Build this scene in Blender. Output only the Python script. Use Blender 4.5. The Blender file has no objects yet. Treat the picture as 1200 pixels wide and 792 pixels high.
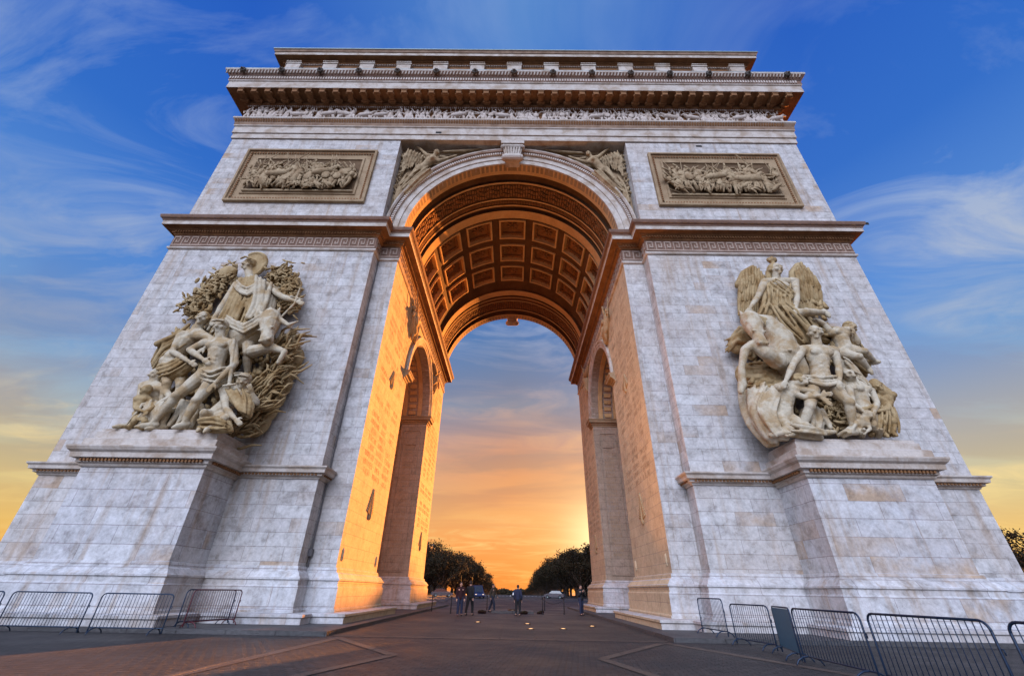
import bpy, bmesh, math, random
from mathutils import Vector, Matrix, noise
PI = math.pi
S = bpy.context.scene
COL = S.collection
rnd = random.Random(7)

# ------------------------------------------------------------------ camera
CAM = Vector((0.374, -20.892, 1.35)); PITCH, YAW, ROLL, FPX = 0.5393, -0.00868, 0.01733, 493.5
def cam_axes():
    cp, sp, cy, sy = math.cos(PITCH), math.sin(PITCH), math.cos(YAW), math.sin(YAW)
    f = Vector((sy*cp, cy*cp, sp)); r = Vector((cy, -sy, 0)); u = r.cross(f)
    c, s = math.cos(ROLL), math.sin(ROLL)
    return c*r+s*u, -s*r+c*u, f
RT, UP, FW = cam_axes()
cd = bpy.data.cameras.new('camera'); cam = bpy.data.objects.new('camera', cd); COL.objects.link(cam)
m = Matrix((RT, UP, -FW)).transposed().to_4x4(); m.translation = CAM; cam.matrix_world = m
cd.sensor_width = 36; cd.sensor_fit = 'HORIZONTAL'; cd.lens = FPX/1200*36; cd.clip_end = 6000; cd.clip_start = 0.05
S.camera = cam
def P(px, py, y):
    "world point measured on the photograph at a known depth y"
    d = RT*((px-600)/FPX) + UP*(-(py-396)/FPX) + FW
    t = (y-CAM.y)/d.y
    return CAM + d*t
def PG(px, py, z=0.0):
    d = RT*((px-600)/FPX) + UP*(-(py-396)/FPX) + FW
    return CAM + d*((z-CAM.z)/d.z)

# ------------------------------------------------------------------ exposure, world, sun
vs = S.view_settings; vs.view_transform = 'Standard'; vs.look = 'None'; vs.gamma = 1; vs.use_curve_mapping = False
vs.exposure = 2.1
VAULT_FILL = 300  # strength of the spots added to warm the vault
SUN_AZ, SUN_EL = math.radians(20.5), math.radians(7.8)
sdir = Vector((math.sin(SUN_AZ)*math.cos(SUN_EL), math.cos(SUN_AZ)*math.cos(SUN_EL), math.sin(SUN_EL)))
sl = bpy.data.lights.new('sun', 'SUN'); so = bpy.data.objects.new('sun', sl); COL.objects.link(so)
sl.energy = 5.0; sl.angle = math.radians(0.6); sl.color = (1.0, 0.34, 0.07)
so.rotation_euler = (-sdir).to_track_quat('-Z', 'Y').to_euler()

w = bpy.data.worlds.new('World'); S.world = w; w.use_nodes = True
nt = w.node_tree; nt.nodes.clear()
def N(nt, t, **k):
    n = nt.nodes.new(t)
    for a, b in k.items():
        if a == 'inp':
            for i, v in b.items(): n.inputs[i].default_value = v
        else: setattr(n, a, b)
    return n
def math_n(nt, op, a, b=None, clamp=False):
    n = nt.nodes.new('ShaderNodeMath'); n.operation = op; n.use_clamp = clamp
    for i, v in enumerate((a, b)):
        if v is None: continue
        if isinstance(v, (int, float)): n.inputs[i].default_value = v
        else: nt.links.new(v, n.inputs[i])
    return n.outputs[0]
def ramp_n(nt, fac, stops, interp='LINEAR'):
    n = nt.nodes.new('ShaderNodeValToRGB'); n.color_ramp.interpolation = interp
    e = n.color_ramp.elements
    while len(e) < len(stops): e.new(0.5)
    for el, (p, c) in zip(e, stops):
        el.position = p; el.color = (*c, 1) if len(c) == 3 else c
    if fac is not None: nt.links.new(fac, n.inputs[0])
    return n.outputs[0]
def mix_n(nt, fac, a, b, mode='MIX'):
    n = nt.nodes.new('ShaderNodeMix'); n.data_type = 'RGBA'; n.blend_type = mode
    for s, v in ((0, fac), (6, a), (7, b)):
        if isinstance(v, (int, float)): n.inputs[s].default_value = v
        elif isinstance(v, tuple): n.inputs[s].default_value = (*v, 1) if len(v) == 3 else v
        else: nt.links.new(v, n.inputs[s])
    return n.outputs[2]
def srgb(r, g, b, k=1.0):
    f = lambda c: ((c/255+.055)/1.055)**2.4 if c > 10 else c/255/12.92
    return (f(r)*k, f(g)*k, f(b)*k)
K = 2**-vs.exposure
tc = N(nt, 'ShaderNodeTexCoord')
sep = N(nt, 'ShaderNodeSeparateXYZ'); nt.links.new(tc.outputs['Generated'], sep.inputs[0])
X, Y, Z = sep.outputs
el = math_n(nt, 'DIVIDE', math_n(nt, 'ARCSINE', Z), PI/2)       # 0..1 for 0..90 degrees
front = ramp_n(nt, el, [(0.0, srgb(250,108,22,K)), (0.035, srgb(255,138,45,K)), (0.085, srgb(255,172,88,K)), (0.16, srgb(232,152,100,K)),
                        (0.235, srgb(140,142,158,K)), (0.33, srgb(84,124,178,K)), (0.48, srgb(52,114,208,K)), (0.62, srgb(72,130,212,K)), (0.80, srgb(92,144,214,K)), (1.0, srgb(96,146,218,K))])
side = ramp_n(nt, el, [(0.0, srgb(255,160,50,K)), (0.05, srgb(244,194,104,K)), (0.10, srgb(216,198,146,K)), (0.16, srgb(176,186,190,K)), (0.22, srgb(130,168,212,K)),
                       (0.32, srgb(90,146,222,K)), (0.46, srgb(48,112,208,K)), (0.65, srgb(34,94,200,K)), (1.0, srgb(60,115,205,K))])
sun_dot = N(nt, 'ShaderNodeVectorMath', operation='DOT_PRODUCT'); nt.links.new(tc.outputs['Generated'], sun_dot.inputs[0])
glow_dir = Vector((math.sin(math.radians(11))*math.cos(math.radians(5.5)), math.cos(math.radians(11))*math.cos(math.radians(5.5)), math.sin(math.radians(5.5))))
sun_dot.inputs[1].default_value = glow_dir
sd = math_n(nt, 'MAXIMUM', sun_dot.outputs['Value'], 0)
azf = math_n(nt, 'DIVIDE', math_n(nt, 'ABSOLUTE', X), math_n(nt, 'ADD', math_n(nt, 'ABSOLUTE', Y), 0.35))
azf = math_n(nt, 'MULTIPLY', azf, 1.5, True)
sky = mix_n(nt, azf, front, side)
# clouds: thin streaks on a plane overhead
den = math_n(nt, 'ADD', math_n(nt, 'MAXIMUM', Z, 0), 0.12)
cv = N(nt, 'ShaderNodeCombineXYZ')
nt.links.new(math_n(nt, 'DIVIDE', X, den), cv.inputs[0]); nt.links.new(math_n(nt, 'DIVIDE', Y, den), cv.inputs[1])
mp = N(nt, 'ShaderNodeMapping'); nt.links.new(cv.outputs[0], mp.inputs[0])
mp.inputs['Rotation'].default_value = (0, 0, math.radians(24)); mp.inputs['Scale'].default_value = (0.8, 1.6, 1); mp.inputs['Location'].default_value = (3.1, 1.7, 0)
n1 = N(nt, 'ShaderNodeTexNoise', inp={'Scale': 2.1, 'Detail': 12, 'Roughness': 0.62, 'Distortion': 1.1}); nt.links.new(mp.outputs[0], n1.inputs['Vector'])
n2 = N(nt, 'ShaderNodeTexNoise', inp={'Scale': 0.8, 'Detail': 4, 'Roughness': 0.5, 'Distortion': 0.4}); nt.links.new(mp.outputs[0], n2.inputs['Vector'])
c1 = ramp_n(nt, n1.outputs[0], [(0.44, (0,0,0)), (0.68, (1,1,1))])
c2 = ramp_n(nt, n2.outputs[0], [(0.37, (0,0,0)), (0.56, (1,1,1))])
cm = N(nt, 'ShaderNodeMix'); cm.data_type = 'RGBA'; cm.blend_type = 'MULTIPLY'; cm.inputs[0].default_value = 1
nt.links.new(c1, cm.inputs[6]); nt.links.new(c2, cm.inputs[7])
ccol = ramp_n(nt, el, [(0.0, srgb(255,170,80,K)), (0.06, srgb(255,205,120,K)), (0.12, srgb(255,160,90,K)), (0.2, srgb(228,170,130,K)), (0.27, srgb(178,165,175,K)), (0.36, srgb(165,180,214,K)), (0.6, srgb(132,165,222,K)), (1, srgb(140,170,225,K))])
cside = ramp_n(nt, el, [(0.0, srgb(255,190,90,K)), (0.08, srgb(255,222,140,K)), (0.15, srgb(236,214,170,K)), (0.24, srgb(205,205,205,K)), (0.4, srgb(170,190,225,K)), (1, srgb(150,180,230,K))])
ccol = mix_n(nt, azf, ccol, cside)
cfac = math_n(nt, 'MULTIPLY', cm.outputs[2], ramp_n(nt, el, [(0.0, (0.9,)*3), (0.35, (0.85,)*3), (0.6, (0.5,)*3), (1.0, (0.4,)*3)]))
sky = mix_n(nt, cfac, sky, ccol)
# darker grey-violet bars low in the sky
mp2 = N(nt, 'ShaderNodeMapping'); nt.links.new(cv.outputs[0], mp2.inputs[0]); mp2.inputs['Scale'].default_value = (0.55, 1.7, 1)
mp2.inputs['Rotation'].default_value = (0, 0, math.radians(-12))
n3 = N(nt, 'ShaderNodeTexNoise', inp={'Scale': 1.0, 'Detail': 7, 'Roughness': 0.55, 'Distortion': 0.5}); nt.links.new(mp2.outputs[0], n3.inputs['Vector'])
c3 = ramp_n(nt, n3.outputs[0], [(0.43, (0,0,0)), (0.54, (1,1,1))])
lowm = ramp_n(nt, el, [(0.05, (0,0,0)), (0.13, (1,1,1)), (0.24, (1,1,1)), (0.38, (0,0,0))])
bar = N(nt, 'ShaderNodeMix'); bar.data_type = 'RGBA'; bar.blend_type = 'MULTIPLY'; bar.inputs[0].default_value = 1
nt.links.new(c3, bar.inputs[6]); nt.links.new(lowm, bar.inputs[7])
barcol = ramp_n(nt, el, [(0.05, srgb(232,118,44,K)), (0.14, srgb(196,140,104,K)), (0.22, srgb(128,124,140,K)), (0.3, srgb(104,128,168,K))])
barside = ramp_n(nt, el, [(0.05, srgb(236,180,90,K)), (0.12, srgb(190,170,140,K)), (0.22, srgb(130,150,190,K)), (0.3, srgb(80,130,205,K))])
barcol = mix_n(nt, azf, barcol, barside)
sky = mix_n(nt, math_n(nt, 'MULTIPLY', bar.outputs[2], 0.72), sky, barcol)
# glow around the sun
gl = math_n(nt, 'MULTIPLY', math_n(nt, 'POWER', sd, 420), 1.0)
sky = mix_n(nt, gl, sky, srgb(255, 226, 170, K*1.5))
gl2 = math_n(nt, 'MULTIPLY', math_n(nt, 'POWER', sd, 30), 0.25)
sky = mix_n(nt, gl2, sky, srgb(255, 170, 80, K))
# pale bright eastern sky behind the viewer
rearf = ramp_n(nt, math_n(nt, 'MULTIPLY', Y, -1.0), [(0.12, (0,0,0)), (0.8, (1,1,1))])
rear = ramp_n(nt, el, [(0.0, (0.22, 0.24, 0.34)), (0.12, (0.36, 0.46, 0.72)), (0.32, (0.92, 0.99, 1.22)), (0.6, (0.60, 0.70, 0.98)), (1.0, (0.15, 0.28, 0.6))])
rear_s = N(nt, 'ShaderNodeVectorMath', operation='SCALE'); nt.links.new(rear, rear_s.inputs[0]); rear_s.inputs['Scale'].default_value = 0.98*2.83*K
lobe = N(nt, 'ShaderNodeVectorMath', operation='DOT_PRODUCT'); nt.links.new(tc.outputs['Generated'], lobe.inputs[0]); lobe.inputs[1].default_value = Vector((-.30,-.80,.62)).normalized()
lf = math_n(nt, 'ADD', math_n(nt, 'MULTIPLY', math_n(nt, 'POWER', math_n(nt, 'MAXIMUM', lobe.outputs['Value'], 0), 7), 3.6), 0.22)
rear_m = N(nt, 'ShaderNodeVectorMath', operation='SCALE'); nt.links.new(rear_s.outputs[0], rear_m.inputs[0]); nt.links.new(lf, rear_m.inputs['Scale'])
sky = mix_n(nt, rearf, sky, rear_m.outputs[0])
bg1 = N(nt, 'ShaderNodeBackground'); nt.links.new(sky, bg1.inputs[0]); bg1.inputs[1].default_value = 0.93
nis = N(nt, 'ShaderNodeTexSky', sky_type='NISHITA'); nis.sun_disc = False; nis.sun_elevation = SUN_EL; nis.sun_rotation = SUN_AZ
bg2 = N(nt, 'ShaderNodeBackground', inp={'Strength': 0.05}); nt.links.new(nis.outputs[0], bg2.inputs[0])
nisf = N(nt, 'ShaderNodeMixShader', inp={0: 0.05}); nt.links.new(bg1.outputs[0], nisf.inputs[1]); nt.links.new(bg2.outputs[0], nisf.inputs[2])
wo = N(nt, 'ShaderNodeOutputWorld'); nt.links.new(nisf.outputs[0], wo.inputs[0])

# ------------------------------------------------------------------ materials
def new_mat(name, rough=0.85, spec=0.3):
    m = bpy.data.materials.new(name); m.use_nodes = True; nt = m.node_tree
    b = nt.nodes['Principled BSDF']; b.inputs['Roughness'].default_value = rough; b.inputs['Specular IOR Level'].default_value = spec
    return m, nt, b
def plain(name, col, rough=0.7, spec=0.3, metal=0, var=0.12, scale=6):
    m, nt, b = new_mat(name, rough, spec)
    tc = N(nt, 'ShaderNodeTexCoord'); n = N(nt, 'ShaderNodeTexNoise', inp={'Scale': scale, 'Detail': 6, 'Roughness': 0.6}); nt.links.new(tc.outputs['Object'], n.inputs['Vector'])
    c = ramp_n(nt, n.outputs[0], [(0.3, tuple(v*(1-var) for v in col)), (0.7, tuple(min(1, v*(1+var)) for v in col))])
    nt.links.new(c, b.inputs['Base Color']); b.inputs['Metallic'].default_value = metal
    return m
def masonry(name, c1, c2, mortar, bw=1.35, bh=0.5, stain=0.5, msize=0.012, warm=(0.40, 0.29, 0.20), blot=(0.27, 0.24, 0.24)):
    m, nt, b = new_mat(name, 0.9, 0.2)
    uv = N(nt, 'ShaderNodeUVMap'); uv.uv_map = 'UVMap'
    tc = N(nt, 'ShaderNodeTexCoord')
    br = N(nt, 'ShaderNodeTexBrick', inp={'Color1': (*c1, 1), 'Color2': (*c2, 1), 'Mortar': (*mortar, 1), 'Scale': 1.0, 'Mortar Size': msize, 'Mortar Smooth': 0.3, 'Bias': 0.0, 'Brick Width': bw, 'Row Height': bh})
    br.offset = 0.5; br.offset_frequency = 2
    wn = N(nt, 'ShaderNodeTexNoise', inp={'Scale': 3.0, 'Detail': 3}); nt.links.new(uv.outputs[0], wn.inputs['Vector'])
    wob = N(nt, 'ShaderNodeMix'); wob.data_type = 'RGBA'; wob.blend_type = 'LINEAR_LIGHT'; wob.inputs[0].default_value = 0.012
    nt.links.new(uv.outputs[0], wob.inputs[6]); nt.links.new(wn.outputs[1], wob.inputs[7])
    nt.links.new(wob.outputs[2], br.inputs['Vector'])
    # per-block tint: second brick pattern, same layout
    br2 = N(nt, 'ShaderNodeTexBrick', inp={'Color1': (0,0,0,1), 'Color2': (1,1,1,1), 'Mortar': (0.3,0.3,0.3,1), 'Scale': 1.0, 'Mortar Size': 0.0, 'Bias': 0.0, 'Brick Width': bw, 'Row Height': bh})
    br2.offset = 0.5; br2.offset_frequency = 2; nt.links.new(wob.outputs[2], br2.inputs['Vector'])
    big = N(nt, 'ShaderNodeTexNoise', inp={'Scale': 0.35, 'Detail': 5, 'Roughness': 0.62}); nt.links.new(tc.outputs['Object'], big.inputs['Vector'])
    blk = math_n(nt, 'MULTIPLY', ramp_n(nt, br2.outputs[0], [(0.86, (0,0,0)), (0.94, (1,1,1))]), ramp_n(nt, big.outputs[0], [(0.45, (0,0,0)), (0.62, (1,1,1))]))
    col = mix_n(nt, math_n(nt, 'MULTIPLY', blk, 0.55*stain*2), br.outputs[0], warm)
    # blotchy patches with hard rims (old repairs, damp)
    bl = N(nt, 'ShaderNodeTexNoise', inp={'Scale': 0.9, 'Detail': 11, 'Roughness': 0.74, 'Distortion': 0.4}); nt.links.new(tc.outputs['Object'], bl.inputs['Vector'])
    col = mix_n(nt, math_n(nt, 'MULTIPLY', ramp_n(nt, bl.outputs[0], [(0.56, (0,0,0)), (0.66, (1,1,1))]), 0.30*stain*2), col, blot)
    col = mix_n(nt, math_n(nt, 'MULTIPLY', ramp_n(nt, bl.outputs[0], [(0.30, (1,1,1)), (0.40, (0,0,0))]), 0.45), col, tuple(min(1, v*1.35) for v in c1))
    # rain streaks
    mpz = N(nt, 'ShaderNodeMapping'); nt.links.new(tc.outputs['Object'], mpz.inputs[0]); mpz.inputs['Scale'].default_value = (1.6, 1.6, 0.10)
    st = N(nt, 'ShaderNodeTexNoise', inp={'Scale': 1.5, 'Detail': 6, 'Roughness': 0.6}); nt.links.new(mpz.outputs[0], st.inputs['Vector'])
    col = mix_n(nt, math_n(nt, 'MULTIPLY', ramp_n(nt, st.outputs[0], [(0.52, (0,0,0)), (0.72, (1,1,1))]), 0.5*stain*2*0.8), col, tuple(v*0.78 for v in warm))
    mot = N(nt, 'ShaderNodeTexNoise', inp={'Scale': 1.9, 'Detail': 9, 'Roughness': 0.72, 'Distortion': 0.3}); nt.links.new(tc.outputs['Object'], mot.inputs['Vector'])
    col = mix_n(nt, 0.75*min(1, stain+.2), col, ramp_n(nt, mot.outputs[0], [(0.33, (0.24,0.225,0.21)), (0.48, (0.48,0.475,0.47)), (0.66, (0.64,0.64,0.65))]), 'OVERLAY')
    wp = N(nt, 'ShaderNodeTexNoise', inp={'Scale': 0.22, 'Detail': 6, 'Roughness': 0.6}); nt.links.new(tc.outputs['Object'], wp.inputs['Vector'])
    col = mix_n(nt, math_n(nt, 'MULTIPLY', ramp_n(nt, wp.outputs[0], [(0.45, (0,0,0)), (0.68, (1,1,1))]), 0.35*stain), col, tuple(v*1.05 for v in warm))
    fine = N(nt, 'ShaderNodeTexNoise', inp={'Scale': 9.0, 'Detail': 8, 'Roughness': 0.7}); nt.links.new(tc.outputs['Object'], fine.inputs['Vector'])
    col = mix_n(nt, 0.55, col, ramp_n(nt, fine.outputs[0], [(0.3, (0.35,0.35,0.35)), (0.7, (0.65,0.65,0.65))]), 'OVERLAY')
    nt.links.new(col, b.inputs['Base Color'])
    hsum = math_n(nt, 'ADD', math_n(nt, 'MULTIPLY', br.outputs[1], -1.0), math_n(nt, 'MULTIPLY', fine.outputs[0], 0.7))
    bp = N(nt, 'ShaderNodeBump', inp={'Strength': 0.5, 'Distance': 0.02}); nt.links.new(hsum, bp.inputs['Height']); nt.links.new(bp.outputs[0], b.inputs['Normal'])
    return m
def carved(name, base, patina, amt=0.5, scale=1.2, bump=0.02, lo=0.42, hi=0.62):
    m, nt, b = new_mat(name, 0.88, 0.2)
    tc = N(nt, 'ShaderNodeTexCoord')
    a = N(nt, 'ShaderNodeTexNoise', inp={'Scale': scale, 'Detail': 8, 'Roughness': 0.65, 'Distortion': 0.4}); nt.links.new(tc.outputs['Object'], a.inputs['Vector'])
    f = N(nt, 'ShaderNodeTexNoise', inp={'Scale': 9, 'Detail': 8, 'Roughness': 0.72}); nt.links.new(tc.outputs['Object'], f.inputs['Vector'])
    col = mix_n(nt, math_n(nt, 'MULTIPLY', ramp_n(nt, a.outputs[0], [(lo, (0,0,0)), (hi, (1,1,1))]), amt), base, patina)
    col = mix_n(nt, 0.5, col, ramp_n(nt, f.outputs[0], [(0.3, (0.36,0.36,0.36)), (0.7, (0.64,0.64,0.64))]), 'OVERLAY')
    nt.links.new(col, b.inputs['Base Color'])
    bp = N(nt, 'ShaderNodeBump', inp={'Strength': 0.5, 'Distance': bump}); nt.links.new(f.outputs[0], bp.inputs['Height']); nt.links.new(bp.outputs[0], b.inputs['Normal'])
    return m
M = {}
M['facade'] = masonry('facade_stone', (0.50,0.48,0.455), (0.43,0.40,0.375), (0.29,0.26,0.24), bw=1.7, bh=0.56, stain=0.85)
M['base'] = masonry('base_stone', (0.51,0.50,0.49), (0.44,0.43,0.43), (0.29,0.26,0.26), bw=2.3, bh=0.66, stain=1.0, msize=0.014)
M['jamb'] = masonry('glow_tinted_jamb_stone', (0.55,0.43,0.27), (0.49,0.38,0.24), (0.34,0.27,0.20), stain=0.35)  # golden glow of the light mixed into the stone colour
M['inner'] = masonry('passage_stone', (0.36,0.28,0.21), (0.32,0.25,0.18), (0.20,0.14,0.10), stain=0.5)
M['trim'] = carved('trim_stone', (0.50,0.44,0.38), (0.28,0.19,0.12), 0.7, 1.1)
M['brown'] = carved('brown_moulding_stone', (0.27,0.18,0.12), (0.14,0.08,0.05), 0.7, 1.3)
M['band'] = carved('band_stone', (0.20,0.12,0.085), (0.13,0.07,0.045), 0.6, 1.5)
M['tan'] = carved('tan_stone', (0.34,0.24,0.14), (0.20,0.12,0.06), 0.6, 0.8)
M['relief'] = carved('relief_stone', (0.38,0.28,0.165), (0.19,0.11,0.05), 0.7, 1.6)
M['fret'] = carved('fret_stone', (0.36,0.27,0.21), (0.22,0.14,0.10), 0.6, 1.5)
M['palm'] = carved('palm_stone', (0.40,0.28,0.15), (0.30,0.20,0.11), 0.5, 1.5)
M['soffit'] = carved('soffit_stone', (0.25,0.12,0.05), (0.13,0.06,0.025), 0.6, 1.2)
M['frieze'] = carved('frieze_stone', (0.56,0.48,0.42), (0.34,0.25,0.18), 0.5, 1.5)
M['sculpt'] = carved('sculpture_stone', (0.50,0.43,0.31), (0.33,0.21,0.09), 0.8, 1.3, 0.06, .42, .60)
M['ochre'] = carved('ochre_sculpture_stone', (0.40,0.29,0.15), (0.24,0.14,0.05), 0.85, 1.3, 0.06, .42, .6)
M['vault'] = carved('shaded_vault_stone', (0.11,0.058,0.027), (0.060,0.030,0.014), 0.6, 0.9)  # field darkened in colour to stand for shade between the ribs
M['rib'] = carved('lit_vault_rib_stone', (0.56,0.36,0.17), (0.42,0.24,0.10), 0.5, 1.0)  # same stone, with gold light put into its colour
M['engrave'] = plain('engraved_lettering', (0.36,0.25,0.15), 0.95)
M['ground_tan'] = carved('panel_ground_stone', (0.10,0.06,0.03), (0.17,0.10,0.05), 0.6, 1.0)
M['dark'] = plain('dark_hole', (0.02,0.02,0.02), 0.9)
M['zinc'] = plain('zinc_flashing', (0.16,0.22,0.22), 0.5, 0.5, 0.3)
M['steel'] = plain('painted_blue_steel', (0.010,0.026,0.055), 0.4, 0.5, 0.3)
M['steelpanel'] = plain('painted_blue_panel', (0.03,0.13,0.21), 0.5, 0.5, 0.1)
M['redsteel'] = plain('worn_red_steel', (0.09,0.014,0.02), 0.5, 0.4)
M['shadowline'] = plain('shadow_line_grey', (0.12,0.11,0.11), 0.7)  # grey of the drawn shadow line and its box
M['iron'] = plain('dark_iron', (0.02,0.02,0.022), 0.45, 0.5, 0.6)
M['bark'] = plain('bark', (0.05,0.035,0.025), 0.95)
M['skin'] = plain('skin', (0.42,0.24,0.17), 0.6)
M['hair'] = plain('hair', (0.03,0.02,0.015), 0.7)
for nm, c in dict(navy=(0.02,0.025,0.05), black=(0.015,0.015,0.016), burgundy=(0.03,0.010,0.012), denim=(0.018,0.024,0.04), khaki=(0.05,0.04,0.028)).items():
    M['cloth_'+nm] = plain('cloth_'+nm, c, 0.9)
M['glass'] = plain('car_glass', (0.02,0.025,0.03), 0.08, 0.8)
M['rubber'] = plain('rubber', (0.015,0.015,0.015), 0.8)
for nm, c in dict(blue=(0.02,0.04,0.12), grey=(0.10,0.10,0.11), white=(0.6,0.6,0.58)).items():
    M['paint_'+nm] = plain('car_paint_'+nm, c, 0.25, 0.6, 0.2, var=0.03)
M['houses'] = plain('pale_house_stone', (0.34,0.27,0.20), 0.9)
M['slate'] = plain('slate_roof', (0.06,0.07,0.09), 0.6)
M['pane'] = plain('window_pane', (0.03,0.035,0.045), 0.1, 0.7)
M['flower'] = plain('dark_red_flowers', (0.06,0.012,0.02), 0.8, var=0.5, scale=20)
M['lion'] = plain('weathered_lion_stone', (0.10,0.085,0.07), 0.8)
M['bronze'] = plain('bronze', (0.08,0.05,0.03), 0.4, 0.5, 0.8)
def emit(name, col, s):
    m, nt, b = new_mat(name); b.inputs['Base Color'].default_value = (*col, 1)
    b.inputs['Emission Color'].default_value = (*col, 1); b.inputs['Emission Strength'].default_value = s; return m
M['lamp'] = emit('warm_lamp_lens', (1.0, 0.55, 0.22), 0.35)
M['litwin'] = emit('lit_window', (1.0, 0.5, 0.15), 0.22)
M['headlight'] = emit('headlight', (1.0, 0.8, 0.5), 0.1)
M['flame'] = emit('flame', (1.0, 0.45, 0.1), 4.0)
# leaves
lm, nt_, b_ = new_mat('leaves', 0.8, 0.15)
oi = N(nt_, 'ShaderNodeTexCoord'); ln = N(nt_, 'ShaderNodeTexNoise', inp={'Scale': 0.9, 'Detail': 4}); nt_.links.new(oi.outputs['Object'], ln.inputs['Vector'])
nt_.links.new(ramp_n(nt_, ln.outputs[0], [(0.35, (0.014,0.013,0.007)), (0.65, (0.040,0.026,0.010))]), b_.inputs['Base Color'])
M['leaf'] = lm
# setts
def sett_mat(name, c1, c2, mortar, bw, bh, rot=0, rough=0.55, moss=True):
    m, nt, b = new_mat(name, rough, 0.5)
    tc = N(nt, 'ShaderNodeTexCoord'); mp = N(nt, 'ShaderNodeMapping'); nt.links.new(tc.outputs['Object'], mp.inputs[0]); mp.inputs['Rotation'].default_value = (0,0,rot)
    wn = N(nt, 'ShaderNodeTexNoise', inp={'Scale': 1.7, 'Detail': 3}); nt.links.new(mp.outputs[0], wn.inputs['Vector'])
    wob = N(nt, 'ShaderNodeMix'); wob.data_type = 'RGBA'; wob.blend_type = 'LINEAR_LIGHT'; wob.inputs[0].default_value = 0.02
    nt.links.new(mp.outputs[0], wob.inputs[6]); nt.links.new(wn.outputs[1], wob.inputs[7])
    br = N(nt, 'ShaderNodeTexBrick', inp={'Color1': (*c1, 1), 'Color2': (*c2, 1), 'Mortar': (*mortar, 1), 'Scale': 1.0, 'Mortar Size': 0.016, 'Mortar Smooth': 0.5, 'Brick Width': bw, 'Row Height': bh})
    nt.links.new(wob.outputs[2], br.inputs['Vector'])
    big = N(nt, 'ShaderNodeTexNoise', inp={'Scale': 0.28, 'Detail': 7, 'Roughness': 0.62}); nt.links.new(tc.outputs['Object'], big.inputs['Vector'])
    col = mix_n(nt, ramp_n(nt, big.outputs[0], [(0.4, (0,0,0)), (0.7, (0.45,0.45,0.45))]), br.outputs[0], tuple(v*0.5 for v in c1))
    n = N(nt, 'ShaderNodeTexNoise', inp={'Scale': 7, 'Detail': 7, 'Roughness': 0.7}); nt.links.new(tc.outputs['Object'], n.inputs['Vector'])
    col = mix_n(nt, 0.6, col, ramp_n(nt, n.outputs[0], [(0.3, (0.25,0.25,0.25)), (0.7, (0.75,0.75,0.75))]), 'OVERLAY')
    nt.links.new(col, b.inputs['Base Color'])
    nt.links.new(ramp_n(nt, big.outputs[0], [(0.3, (0.42,)*3), (0.7, (0.8,)*3)]), b.inputs['Roughness'])
    h = math_n(nt, 'ADD', math_n(nt, 'MULTIPLY', br.outputs[1], -1), math_n(nt, 'MULTIPLY', n.outputs[0], 0.8))
    bp = N(nt, 'ShaderNodeBump', inp={'Strength': 1.0, 'Distance': 0.05}); nt.links.new(h, bp.inputs['Height']); nt.links.new(bp.outputs[0], b.inputs['Normal'])
    return m
M['setts'] = sett_mat('granite_setts', (0.046,0.038,0.034), (0.018,0.016,0.016), (0.006,0.005,0.004), 0.26, 0.17, math.radians(8))
M['slabs'] = sett_mat('paving_slabs', (0.052,0.037,0.028), (0.036,0.027,0.021), (0.025,0.018,0.013), 1.2, 0.6)
M['bandstone'] = sett_mat('granite_band', (0.095,0.066,0.047), (0.072,0.052,0.040), (0.035,0.025,0.02), 0.9, 5.0)
M['stepstone'] = sett_mat('step_granite', (0.075,0.068,0.066), (0.055,0.052,0.05), (0.035,0.03,0.03), 1.6, 1.2)
M['asphalt'] = plain('asphalt', (0.04,0.034,0.030), 0.8, var=0.25, scale=2)
M['white'] = plain('road_paint', (0.6,0.58,0.54), 0.7)

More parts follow.
